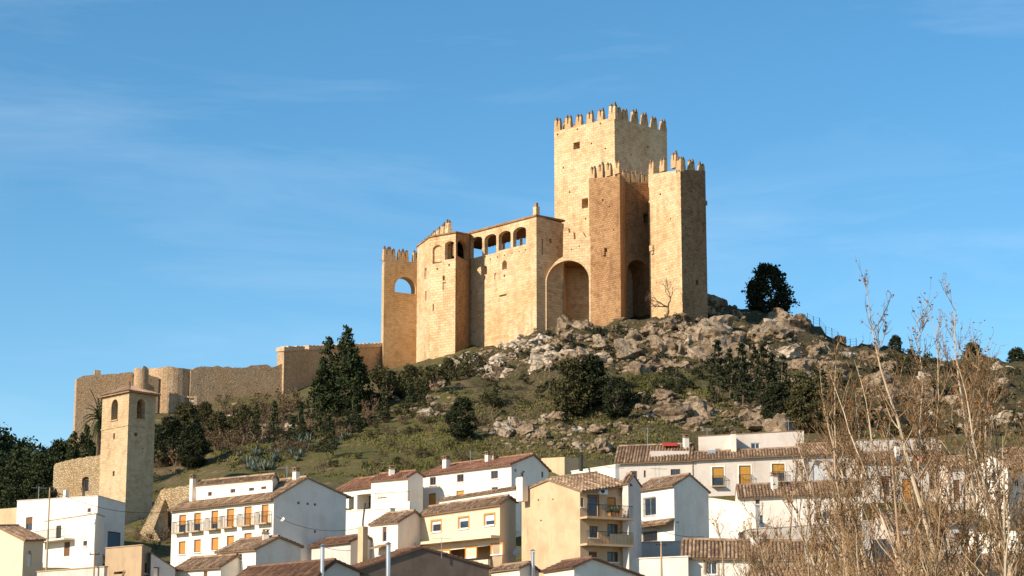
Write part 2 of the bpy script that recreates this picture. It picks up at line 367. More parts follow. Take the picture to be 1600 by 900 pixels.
def tiled(mb, e0, e1, r1, r0, rnd, sp=.30, course=.42, rad=.1, skip=0):
    """clay tiles in real relief on a roof slope: eave e0-e1, ridge r0-r1"""
    e0, e1, r0, r1 = map(Vector, (e0, e1, r0, r1))
    up = ((e1-e0).cross(r0-e0)).normalized()
    if up.z < 0: up = -up
    mb.face([e0, e1, r1, r0], .12); mb.face([e0-up*.1, r0-up*.1, r1-up*.1, e1-up*.1], .3)
    for a, b in ((e0, e1), (e1, r1), (r1, r0), (r0, e0)): mb.face([a, b, b-up*.1, a-up*.1], .6)
    nc = max(2, int((e1-e0).length/sp)); nr = max(1, int((r0-e0).length/course))
    for c in range(nc):
        t = (c+.5)/nc; ct = rnd.uniform(-.03, .03); base = rnd.uniform(.25, .75)
        for k in range(nr):
            f0, f1 = k/nr, min(1, (k+1.12)/nr)
            p = (e0+(e1-e0)*t).lerp(r0+(r1-r0)*t, f0)+(e1-e0).normalized()*(ct+rnd.uniform(-.02, .02)); q = (e0+(e1-e0)*t).lerp(r0+(r1-r0)*t, f1)
            sd = (e1-e0).normalized(); ra, rb = rad*1.12, rad*.85; lift = .035
            pts = []
            for (o_, rr, lf) in ((p, ra, lift), (q, rb, 0)):
                for a in (0, 45, 90, 135, 180): pts.append(o_+sd*rr*math.cos(R(a))+up*(rr*math.sin(R(a))+lf))
            mb.mesh(pts, [(i, i+1, i+6, i+5) for i in range(4)]+[(0, 1, 2, 3, 4)], clamp(base+rnd.uniform(-.38, .38)+(.4 if rnd.random() < .08 else 0)))
def ridge_tiles(mb, a, b, rnd, rad=.14):
    a, b = Vector(a), Vector(b); n = max(2, int((b-a).length/.42)); d = (b-a).normalized(); s = Vector((-d.y, d.x, 0)).normalized(); up = Vector((0, 0, 1))
    for k in range(n):
        p = a.lerp(b, k/n); q = a.lerp(b, min(1, (k+1.1)/n)); pts = []
        for o_, rr in ((p, rad*1.1), (q, rad*.92)):
            for t in (-10, 40, 90, 140, 190): pts.append(o_+s*rr*math.cos(R(t))+up*rr*math.sin(R(t)))
        mb.mesh(pts, [(i, i+1, i+6, i+5) for i in range(4)], clamp(rnd.uniform(.3, .95)))

# ------------------------------------------------------------------ the ground
def build_ground():
    mb = MB(); s = 6000
    mb.face([(-s, -500, -6), (s, -500, -6), (s, 2*s, -6), (-s, 2*s, -6)])
    struct(mb.build('ground', M['earth']))
    qs = [(-420+k*9 - 800)/FPX for k in range(int(2400/9)+1)]
    Ds = [60, 80, 100, 120, 140, 155, 170, 180, 190, 200, 207, 212]; d = 215.
    while d < 346: Ds.append(d); d += .8 if d < 335 else 1.6
    Ds += [352, 362, 375, 390, 410, 430, 450]
    V = []; RK = []
    for D in Ds:
        for q in qs:
            V.append((q*D, D, zt(q*D, D))); RK.append(rockmask(800+FPX*q, D))
    last = len(Ds)
    for q in qs: V.append((q*470, 470, -6.5)); RK.append(0)
    for q in qs: V.append((q*60, 55, -6.5)); RK.append(0)
    n = len(qs); F = []
    for j in range(last):
        for i in range(n-1): F.append((j*n+i, j*n+i+1, (j+1)*n+i+1, (j+1)*n+i))
    for i in range(n-1): F.append(((last+1)*n+i, (last+1)*n+i+1, i+1, i))
    me = bpy.data.meshes.new('hill'); me.from_pydata(V, [], F); me.materials.append(M['hill'])
    a = me.attributes.new('rock', 'FLOAT', 'POINT'); a.data.foreach_set('value', RK)
    me.polygons.foreach_set('use_smooth', [True]*len(F)); me.update()
    o = bpy.data.objects.new('hill', me); COL.objects.link(o); struct(o)
    # the wooded hill far to the side
    mb = MB(); nx, ny = 60, 14; G = []
    for j in range(ny):
        for i in range(nx):
            px = -700+i*16; t = j/(ny-1)
            top = 662+clamp((px+40)/190)*95 + noise.noise(Vector((px*.02, 0, 5)))*8 - clamp((-px)/300)*40
            py = 900-(900-top)*t; D = 480+t*170
            p = P(px, py, D); p.z += noise.noise(p*.05)*2; G.append(p)
    for i in range(nx): p = G[(ny-1)*nx+i]; G.append(Vector((p.x*1.2, p.y*1.25, -8)))
    mb.mesh(G, [(j*nx+i, j*nx+i+1, (j+1)*nx+i+1, (j+1)*nx+i) for j in range(ny) for i in range(nx-1)])
    struct(mb.build('wooded_hill', M['hill'], smooth=True))
    return G, nx, ny
FARG = build_ground()

# ------------------------------------------------------------------ castle
def merlon_mesh(w=1.22, dpt=.6, h=1.35, tip=.9, seed=0):
    rnd = random.Random(seed); mb = MB()
    mb.obox((-w/2, -dpt/2, -.3), (w, 0, 0), (0, dpt, 0), (0, 0, h*.55+.3))
    for sx in (-1, 1):
        x0, x1 = (-w/2+.02, -.09) if sx < 0 else (.09, w/2-.02)
        z0 = h*.55; z1 = h+tip*.35+rnd.uniform(-.12, .08); z2 = h+tip+rnd.uniform(-.25, .05); xc = (x0+x1)/2; q = .05
        b = [Vector((x0, -dpt/2+.03, z0)), Vector((x1, -dpt/2+.03, z0)), Vector((x1, dpt/2-.03, z0)), Vector((x0, dpt/2-.03, z0))]
        md = [Vector((xc+(p.x-xc)*.85, p.y*.8, z1)) for p in b]; tp = [Vector((xc+(1 if p.x > xc else -1)*q*1.6, p.y*.35, z2)) for p in b]
        mb.box8(b+md); mb.box8(md+tp, m=1)
    return mb.data('merlon', [M['castle_mid'], M['tip']])
MERL = [merlon_mesh(seed=k) for k in range(4)]
MERL_PALE = []
for k in range(3):
    me = MERL[k].copy(); me.materials[0] = M['castle']; MERL_PALE.append(me)
RM = random.Random(5)
def merlon(parent, root, p, d, s=1, pale=False, sx=1):
    o = bpy.data.objects.new('merlon', RM.choice(MERL_PALE if pale else MERL)); COL.objects.link(o); o.parent = parent
    o.location = Vector(p)-root.location; o.rotation_euler = (0, 0, math.atan2(d[1], d[0])+(math.pi if RM.random() < .5 else 0)); o.scale = (s*sx, s, s*RM.uniform(.93, 1.04))
def xy(c): p = P(*c); return (p.x, p.y)
def topline(w, pts): return [w.px(x, y) for x, y in pts]
def jag(w, pts, rnd, amp=.25, step=.6):
    t = topline(w, pts); out = []
    for (u0, v0), (u1, v1) in zip(t, t[1:]):
        n = max(1, int(abs(u1-u0)/step))
        for k in range(n): f = k/n; out.append((u0+(u1-u0)*f, v0+(v1-v0)*f+(rnd.uniform(-amp, amp) if out else 0)))
    out.append(t[-1]); return out
def hole(w, x0, y0, x1, y1, dep=1.5, closed=True, arch=0, seg=10): return (hole_outline(w.rect(x0, y0, x1, y1), arch, seg), dep, closed)

def castle():
    rnd = random.Random(3)
    base = P(860, 560, 318); root = empty('castle', (base.x, base.y, base.z), 'golden stone castle with tall crenellated keep on the rocky hilltop', 'castle')
    ZB = P(700, 620, 300).z
    st = [M['castle'], M['castle_old'], M['castle_mid'], M['castle_shade']]
    # keep -------------------------------------------------
    A, B, C = (865, 187.5, 326.5), (960, 163+22, 318), (1042, 186, 326.7)
    # wall tops below the merlons
    A = (866, 208, 326.5); B = (960, 183, 318); C = (1042, 205, 326.7)
    wl = Wall(xy(A), xy(B)); wr = Wall(xy(B), xy(C)); mb = MB()
    zt_ = P(*B).z
    hl = [hole(wl, 896, 222, 906, 233, 1.6), hole(wl, 909, 310, 919, 325, 1.6)]
    for (x, y) in ((871, 210), (902, 202), (938, 193), (924, 224), (915, 342), (880, 262), (946, 232), (890, 300)): hl.append(hole(wl, x-1.2, y-1.4, x+1.2, y+1.4, .6))
    panel(mb, wl, [(0, zt_), (wl.L, zt_)], ZB, hl)
    hr = [hole(wr, 1011, 228, 1014, 231, .6), hole(wr, 985, 240, 987, 243, .6)]
    panel(mb, wr, [(0, zt_), (wr.L, zt_)], ZB, hr)
    Dp = wl.a+wr.b-wl.b
    panel(mb, Wall(wr.b, Dp), [(0, zt_), (wl.L, zt_)], ZB); panel(mb, Wall(Dp, wl.a), [(0, zt_), (wr.L, zt_)], ZB)
    mb.face([Vector((q.x, q.y, zt_-.05)) for q in (wl.a, wl.b, wr.b, Dp)])
    keep = mb.build('keep', st, root)
    def crenels(parent, w, ts, z, s=1, pale=False, inset=.32, skip=()):
        for k, t in enumerate(ts):
            if k in skip: continue
            p = w.pt(w.L*t, z, -inset); merlon(parent, root, p, w.d, s*RM.uniform(.95, 1.05), pale)
    crenels(keep, wl, [.045, .225, .405, .585, .765], zt_, 1.0)
    merlon(keep, root, wl.pt(wl.L-.5, zt_, -.3), wl.d, 1.12, True); merlon(keep, root, wr.pt(1.15, zt_, -.35), wr.d, 1.0)
    crenels(keep, wr, [.22, .405, .59, .775, .955], zt_, 1.0)
    wb = Wall(wr.b, Dp); crenels(keep, wb, [.2, .4, .6, .8], zt_, 1.0); wb = Wall(Dp, wl.a); crenels(keep, wb, [.2, .4, .6, .8], zt_, 1.0)
    # tower beside the big arch --------------------------------
    def tower(name, chain, back, zbase=ZB, holes={}, m=0, ms={}, tops=None):
        """chain: visible corners left to right (px, py, D); back: further corners (px, D)"""
        pts = [Vector(xy(c)).to_3d() for c in chain]; z = [P(*c).z for c in chain]; mb = MB(); walls = []
        bk = [Vector(xy((c[0], chain[-1][1], c[1]))).to_3d() for c in back]; zz = z+[z[-1]]*len(bk); al = pts+bk
        for k in range(len(al)):
            a, b = al[k], al[(k+1) % len(al)]; w = Wall(a, b); walls.append(w)
            tp = [(0, zz[k]), (w.L, zz[(k+1) % len(al)])]
            if tops and k in tops: tp = jag(w, tops[k], rnd, .18, .7)
            panel(mb, w, tp, zbase, [f(w) for f in holes.get(k, [])], ms.get(k, m))
        mb.face([Vector((q.x, q.y, v-.15)) for q, v in zip(al, zz)], m=m)
        return mb.build(name, st, root), walls, z
    rh = lambda *a, **k: (lambda w: hole(w, *a, **k))
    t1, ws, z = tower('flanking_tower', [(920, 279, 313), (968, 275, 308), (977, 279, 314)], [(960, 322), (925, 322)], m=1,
        holes={0: [rh(940.5, 311, 943, 314, dep=.6), rh(945, 388, 948.5, 394, dep=.5), rh(951, 322, 953, 324, dep=.4), rh(958, 358, 960, 360, dep=.4)]})
    crenels(t1, ws[0], [.1, .36, .62, .9], z[0]-.1, .92); crenels(t1, ws[1], [.35, .75], z[1]-.2, .85)
    # small corbel stones
    mb = MB(); w = ws[0]; u, v = w.px(947, 392); mb.obox(w.pt(u-.45, v-.7, .002), w.d*.4, w.n*.35, Vector((0, 0, 1.2)))
    mb.build('corbel', st[1], t1)
    # recess wall between the flanking towers, with the dark archway
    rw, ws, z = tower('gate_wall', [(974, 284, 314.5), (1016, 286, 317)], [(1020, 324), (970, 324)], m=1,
        holes={0: [rh(980, 406, 1014.5, 540, dep=5, arch=1), rh(1005.5, 334, 1014, 349, dep=1.5), rh(1004, 308, 1006, 310, dep=.4), rh(990, 352, 992, 354, dep=.4)]})
    crenels(rw, ws[0], [.12, .45, .8], z[0]-.1, 1.05)
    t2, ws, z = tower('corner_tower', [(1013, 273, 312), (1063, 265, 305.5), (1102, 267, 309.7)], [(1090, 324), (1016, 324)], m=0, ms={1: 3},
        holes={0: [rh(1030.5, 302, 1033, 305, dep=.5), rh(1047, 340, 1048.5, 343, dep=.4), rh(1040, 420, 1041.5, 422, dep=.4), rh(1025, 440, 1026, 442, dep=.4)],
               1: [rh(1087, 438, 1092, 446, dep=.5), rh(1080, 298, 1082, 301, dep=.4), rh(1094, 330, 1096, 332, dep=.4)]})
    crenels(t2, ws[0], [.08, .42, .78], z[0]+.1, 1.0); merlon(t2, root, ws[0].pt(ws[0].L-.45, z[1], -.3), ws[0].d, 1.0)
    crenels(t2, ws[1], [.12, .5, .9], z[1], 1.0)
    crenels(t2, ws[2], [.2, .4, .6, .8], z[1], 1.0); crenels(t2, ws[4], [.25, .5, .75], z[1], 1.0)
    mb = MB(); w = ws[0]; u, v = w.px(1021, 392); mb.obox(w.pt(u-.5, v, .002), w.d*.75, w.n*.4, Vector((0, 0, .85))); mb.obox(w.pt(u-.35, v-.5, .002), w.d*.5, w.n*.25, Vector((0, 0, .49)))
    mb.build('corbel', st[0], t2)
    mb = MB(); w = ws[1]; u, v = w.px(1102, 320); mb.obox(w.pt(w.L-.1, v, -.5), w.d*.45, w.n*.5, Vector((0, 0, .7))); mb.build('corbel', st[1], t2)
    # wall with the great arch: springs from the side of the wing
    w = Wall(xy((850, 400, 315.15)), xy((923, 400, 312.8))); mb = MB()
    tp = topline(w, [(850, 462), (850.6, 448), (853, 434), (858, 422), (865, 412), (873, 404.5), (879.6, 401), (880, 358), (884, 355), (888, 356), (888.4, 364), (896, 362), (896.4, 374), (903, 374), (903.4, 363), (910, 362), (914, 370), (923, 369)])
    ZP = w.px(850, 462)[1]; ho = hole_outline(w.rect(854, 407, 920.5, 545), .96, 20)
    panel(mb, w, tp, ZB, [(ho, 1.0, False), hole(w, 904, 384, 906, 386, .4), hole(w, 892, 389, 894, 391, .4)])
    tb = [w.pt(u, v) for u, v in tp]; tk = [w.pt(u, v, -1.0) for u, v in tp]
    for k in range(len(tb)-1): mb.face([tb[k], tb[k+1], tk[k+1], tk[k]])
    panel(mb, Wall(w.pt(w.L, 0, -1.0), w.pt(0, 0, -1.0)), [(w.L-u, v) for u, v in reversed(tp)], ZB, [([(w.L-u, v) for u, v in reversed(ho)], 0, False)])
    q0, q1 = P(886, 420, 321.5), P(936, 420, 320.5); wb_ = Wall(q0, q1); zv = w.px(887, 404)[1]
    panel(mb, wb_, [(-.3, zv), (wb_.L+.5, zv)], ZB, m=0); wc_ = Wall(P(881, 420, 317.2), q0); panel(mb, wc_, [(0, zv), (wc_.L, zv)], ZB, m=0)
    mb.face([w.pt(3, zv, -.5), w.pt(w.L, zv, -.5), wb_.pt(wb_.L+.5, zv, 0), wb_.pt(-.3, zv, 0)], m=1)
    aw = mb.build('arch_wall', st, root)
    # gallery wing ---------------------------------------------
    ga, gb = (733, 369, 326.5), (838, 338, 314); w = Wall(xy(ga), xy(gb)); mb = MB()
    zg = P(*gb).z
    hs = []
    for x0, y0, x1, y1 in ((735, 370, 753.5, 402), (757, 366, 775.5, 397), (779, 361, 798, 389.5), (801.5, 355, 822, 384)):
        hs.append(hole(w, x0, y0, x1, y1, .7, False, .45))
    for x0, y0, x1, y1, ar in ((784.5, 407, 792, 421, .9), (754.5, 415, 761, 429, .9)): hs.append(hole(w, x0, y0, x1, y1, 1.2, True, ar))
    hs += [hole(w, 780, 460, 791.5, 463, .8), hole(w, 772.5, 427, 775.5, 437, .18), hole(w, 787, 429, 789.5, 433, .3), hole(w, 755.5, 431, 759, 437, .15)]
    for x in (766, 777, 788, 800, 811, 821): y = 405-(x-766)*.27; hs.append(hole(w, x-.8, y-1, x+.8, y+1, .3))
    u838 = w.px(838, 338)[0]
    panel(mb, w, [(0, zg), (w.L, zg)], ZB, hs)
    sill = w.rect(801.5, 355, 822, 384)[1]
    side = Wall(w.b, w.pt(w.L, 0, -5.6))
    panel(mb, side, [(0, zg), (1.2, zg), (side.L, zg-.35)], ZB, [hole(side, 846.5, 373, 848.5, 398, .7), hole(side, 858.5, 373, 862, 380, .8), hole(side, 870, 385, 871.5, 388, .4), hole(side, 845, 417, 846.5, 420, .4)])
    bk0, bk1 = w.pt(0, 0, -5.6), w.pt(w.L, 0, -5.599)
    panel(mb, Wall(bk1, bk0), [(0, sill-.6), (w.L, sill-.6)], ZB)
    mb.face([w.pt(0, sill-.02, -.7), w.pt(w.L, sill-.02, -.7), w.pt(w.L, sill-.6, -5.6), w.pt(0, sill-.6, -5.6)])
    gal = mb.build('gallery_wing', st, root)
    mb = MB(); mb.obox(w.pt(-.2, zg+.01, .2), w.d*(w.L+.32), -w.n*.25, Vector((0, 0, .28))); mb.obox(w.pt(-4, zg+.005, -.06), w.d*(w.L+4.1), -w.n*5.7, Vector((0, 0, .28))); mb.build('roof_slab', st[1], gal)
    zc = w.rect(801.5, 355, 822, 384)[3]+.04; mb = MB(); mb.obox(w.pt(-4, zc, -.72), w.d*(w.L+3.9), -w.n*4.85, Vector((0, 0, .2)))
    for k in range(22): mb.obox(w.pt(-3.8+k*.78, zc-.14, -.73), w.d*.16, -w.n*4.8, Vector((0, 0, .139)))
    mb.build('ceiling', M['wood'], gal)
    for u in (2.2, 6.5, 10.8, w.L-.5):
        mb = MB(); mb.tube([w.pt(u, sill-.7, -5.3), w.pt(u, zg+.02, -5.3)], .22, 8); mb.build('column', st[0], gal)
    mb = MB(); c = w.pt(w.L-.35, zg+.29, -.3); mb.cbox(c, .75, .7, 1.3, d=w.d); mb.cbox(c+Vector((0, 0, 1.3)), .45, .4, .6, m=1, d=w.d); mb.build('pinnacle', st, gal)
    # polygonal tower with loggia ---------------------------------
    ch = [(652, 386, 329.5), (672, 371, 323), (712, 364, 320), (734, 368, 325.5), (738, 372, 332)]
    pts = [Vector(xy(c)).to_3d() for c in ch]; zz = [P(*c).z for c in ch]; mb = MB(); zmax = zz[2]
    hs = {1: [rh(676, 383, 690.5, 411, dep=.35, arch=.6), rh(695, 377, 710, 405, dep=.7, closed=False, arch=.6)], 2: [rh(714, 376, 731, 404, dep=.7, closed=False, arch=.6)],
          0: [rh(663, 419, 666.5, 436, dep=.4), rh(664, 455, 666.5, 470, dep=.4)]}
    hs[1] += [rh(691.5, 431, 695, 438, dep=.8), rh(691.5, 441, 697, 453, dep=.18), rh(682, 419, 684.5, 422, dep=.4), rh(700.5, 412, 703, 416, dep=.4), rh(676, 475, 678, 486, dep=.3)]
    for k in range(len(pts)-1):
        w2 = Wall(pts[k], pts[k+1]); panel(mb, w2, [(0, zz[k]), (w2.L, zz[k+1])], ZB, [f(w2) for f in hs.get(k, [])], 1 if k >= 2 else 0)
    bkp = [P(735, 372, 338), P(662, 388, 340)]; al = pts+[Vector((q.x, q.y, 0)) for q in bkp]; zl = zz+[zz[-1], zz[0]]
    for k in range(len(pts)-1, len(al)): w2 = Wall(al[k], al[(k+1) % len(al)]); panel(mb, w2, [(0, zl[k]), (w2.L, zl[(k+1) % len(al)])], ZB)
    zf = P(703, 406, 320.5).z; mb.face([Vector((q.x, q.y, zf)) for q in al])
    w2 = Wall(P(672, 364, 330), P(736, 364, 332)); panel(mb, w2, [(0, zmax-.1), (w2.L, zmax-.1)], zf-.5, m=1)
    lt = mb.build('loggia_tower', st, root)
    mb = MB(); ctr = sum(al, Vector())/len(al)
    up_ = [Vector((ctr.x+(q.x-ctr.x)*1.03, ctr.y+(q.y-ctr.y)*1.03, v+.01)) for q, v in zip(al, zl)]; n = len(al)
    mb.mesh(up_+[q+Vector((0, 0, .22)) for q in up_], [tuple(range(n-1, -1, -1)), tuple(range(n, 2*n))]+[(k, (k+1) % n, (k+1) % n+n, k+n) for k in range(n)]); mb.build('roof_slab', st[1], lt)
    p0, p1 = P(655, 394, 336), P(699, 367, 324.5); w2 = Wall(p0, p1); mb = MB()
    mb.box8([w2.pt(0, zf, 0), w2.pt(w2.L, zf, 0), w2.pt(w2.L, zf, -.7), w2.pt(0, zf, -.7)]+[w2.pt(0, p0.z+.3, 0), w2.pt(w2.L, p1.z+.3, 0), w2.pt(w2.L, p1.z+.3, -.7), w2.pt(0, p0.z+.3, -.7)])
    pp = mb.build('parapet', st, root)
    for t, s in ((.05, .7), (.15, .72), (.25, .76), (.36, .82), (.48, .9), (.62, .98), (.79, 1.08), (.965, 1.12)): merlon(pp, root, w2.pt(w2.L*t, p0.z+(p1.z-p0.z)*t+.3, -.35), w2.d, s, True)
    # outer tower with the window onto the sky --------------------
    mb = MB(); a, b, c = xy((597, 405, 340)), xy((600.5, 405, 335)), xy((664, 405, 339)); z = P(600, 404, 335).z
    wl, wf = Wall(a, b), Wall(b, c)
    panel(mb, wl, [(0, z), (wl.L, z)], ZB); fh = hole(wf, 617, 433, 650, 458, 1.6, False, .95, 14)
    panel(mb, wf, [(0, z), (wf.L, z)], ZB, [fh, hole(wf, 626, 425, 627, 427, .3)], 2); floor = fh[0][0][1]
    in0, in1 = wf.pt(1.4, 0, -1.6), wf.pt(wf.L, 0, -1.6)
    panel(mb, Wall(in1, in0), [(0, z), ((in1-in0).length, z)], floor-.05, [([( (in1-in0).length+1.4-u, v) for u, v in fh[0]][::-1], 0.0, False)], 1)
    mb.obox(Vector((*a, floor))-wl.n*.02, wl.d*(wl.L-1.3), -wl.n*1.4, Vector((0, 0, z-floor-.03)), m=2)
    mb.face([wf.pt(.0, z-.01, 0), wf.pt(wf.L, z-.01, 0), wf.pt(wf.L, z-.01, -1.6), wf.pt(0, z-.01, -1.6)])
    bk = [wf.pt(wf.L, 0, -6), Vector((*a, 0))]
    mb.face([Vector((q.x, q.y, floor-.03)) for q in (wl.a, wl.b, wf.b, bk[0])]); panel(mb, Wall(wf.b, bk[0]), [(0, floor), (6, floor)], ZB); panel(mb, Wall(bk[0], bk[1]), [(0, floor), ((bk[1]-bk[0]).length, floor)], ZB)
    ot = mb.build('outer_tower', st, root)
    crenels(ot, wf, [.07, .2, .42, .52, .8, .92], z, .98)
    merlon(ot, root, wl.pt(wl.L*.4, z, -.35), wl.d, .95)
castle()

def curtain():
    rnd = random.Random(11); b = P(330, 640, 311)
    root = empty('curtain_wall', (b.x, b.y, b.z-4), 'long ruined rubble curtain wall with round bastion running down from castle', 'castle wall')
    ZB = b.z-16; st = [M['curtain'], M['coping']]
    def sec(a, c, pts, thick=1.4, amp=.2, holes=(), m=0):
        w = Wall(xy((a[0], pts[0][1], a[1])), xy((c[0], pts[-1][1], c[1]))); mb = MB(); tp = jag(w, pts, rnd, amp, .7)
        panel(mb, w, tp, ZB, [f(w) for f in holes], m)
        f_ = [w.pt(u, v) for u, v in tp]; k_ = [w.pt(u, v, -thick) for u, v in tp]
        for k in range(len(f_)-1): mb.face([f_[k], f_[k+1], k_[k+1], k_[k]], m=m)
        panel(mb, Wall(w.pt(w.L, 0, -thick), w.pt(0, 0, -thick)), [(w.L-u, v) for u, v in reversed(tp)], ZB, m=m)
        for u, (tu, tv) in ((0, tp[0]), (w.L, tp[-1])): mb.face([w.pt(tu, ZB), w.pt(tu, tv), w.pt(tu, tv, -thick), w.pt(tu, ZB, -thick)], m=m)
        return mb, w
    mb, w = sec((120, 304), (208, 307), [(120, 592), (130, 587), (165, 585), (208, 581)], amp=.1); mb.build('wall_section', st, root)
    mb = MB(); u, v = w.px(153, 585); mb.cbox(w.pt(u, v-.3, -.5), .9, .6, .95, d=w.d); mb.build('broken_merlon', st, root)
    mb, w = sec((205, 307.5), (248, 309.5), [(205, 584), (228, 583), (248, 590)], amp=.15); mb.build('wall_section', st, root)
    # turret stump, round bastion
    def drum(cx, D, rpx, top, jagamp, name):
        c = P(cx, top, D); r = rpx/FPX*D; mb = MB(); n = 28; pts = []
        tops = [c.z+rnd.uniform(-jagamp, jagamp) for k in range(n)]
        for k in range(n): t = 2*math.pi*k/n; pts.append(Vector((c.x+r*math.cos(t)*1.05, c.y+r*math.sin(t)*1.05, ZB)))
        for k in range(n): t = 2*math.pi*k/n; pts.append(Vector((c.x+r*math.cos(t), c.y+r*math.sin(t), tops[k])))
        mb.mesh(pts, [(k, (k+1) % n, (k+1) % n+n, k+n) for k in range(n)]+[tuple(range(n, 2*n))]); mb.build(name, st, root)
    drum(221, 305.5, 11.5, 577, .35, 'turret_stump'); drum(268, 313, 36, 579, .1, 'bastion')
    mb, w = sec((300, 311), (447, 318.5), [(298, 579), (306, 573), (340, 572), (372, 574), (400, 572), (410, 569), (425, 573), (447, 568)], amp=.2, holes=[lambda w: hole(w, 366, 573.5, 368, 576, .3)]); mb.build('wall_section', st, root)
    mb, w = sec((444, 318), (602, 338), [(444, 547), (520, 543), (602, 540)], amp=.05); mb.build('wall_section', st, root)
    tp = [w.px(443, 547), w.px(603, 540)]; mb2 = MB(); n = 26
    for k in range(n):
        if k in (5,): continue
        u0 = tp[0][0]+(tp[1][0]-tp[0][0])*k/n; u1 = tp[0][0]+(tp[1][0]-tp[0][0])*(k+1)/n-.02; v = tp[0][1]+(tp[1][1]-tp[0][1])*k/n
        mb2.obox(w.pt(u0, v-.12, .15), w.d*(u1-u0), -w.n*1.7, Vector((0, 0, .7+rnd.uniform(-.07, .07))))
    mb2.build('coping', M['coping'], root)
    # stone-rimmed opening near the foot of the bastion
    w = Wall(P(280, 626, 309.3), P(306, 626, 309.6)); mb = MB(); u0, v0, u1, v1 = w.rect(288, 622, 303, 631)
    panel(mb, w, [(u0-.5, v1+.3), (u1+.4, v1+.3)], v0-2, [(hole_outline((u0, v0, u1, v1)), .8, False)])
    mb.obox(w.pt(u0-.5, v0-2, -.01), w.d*(u1-u0+.9), -w.n*4, Vector((0, 0, 2))); mb.build('opening_block', st, root)
    mb = MB(); mb.obox(w.pt(u1-.55, v0+.05, -.2), w.d*.5, -w.n*.3, Vector((0, 0, .5))); mb.build('block', M['white'], root)
curtain()

# ------------------------------------------------------------------ church
def frame_bars(mb, w, u0, v0, u1, v1, out, t=.06, d=.06, m=0):
    mb.obox(w.pt(u0, v0, out), w.d*(u1-u0), -w.n*d, Vector((0, 0, t)), m=m); mb.obox(w.pt(u0, v1-t, out), w.d*(u1-u0), -w.n*d, Vector((0, 0, t)), m=m)
    mb.obox(w.pt(u0, v0+t, out), w.d*t, -w.n*d, Vector((0, 0, v1-v0-2*t)), m=m); mb.obox(w.pt(u1-t, v0+t, out), w.d*t, -w.n*d, Vector((0, 0, v1-v0-2*t)), m=m)
def bell(mb, c, r):
    prof = [(1, 0), (.85, .25), (.68, .7), (.6, 1.2), (.3, 1.45), (.05, 1.5)]; n = 12; pts = []
    for a, h in prof:
        for k in range(n): t = 2*math.pi*k/n; pts.append(Vector(c)+Vector((r*a*math.cos(t), r*a*math.sin(t), r*h)))
    mb.mesh(pts, [(j*n+k, j*n+(k+1) % n, (j+1)*n+(k+1) % n, (j+1)*n+k) for j in range(len(prof)-1) for k in range(n)])
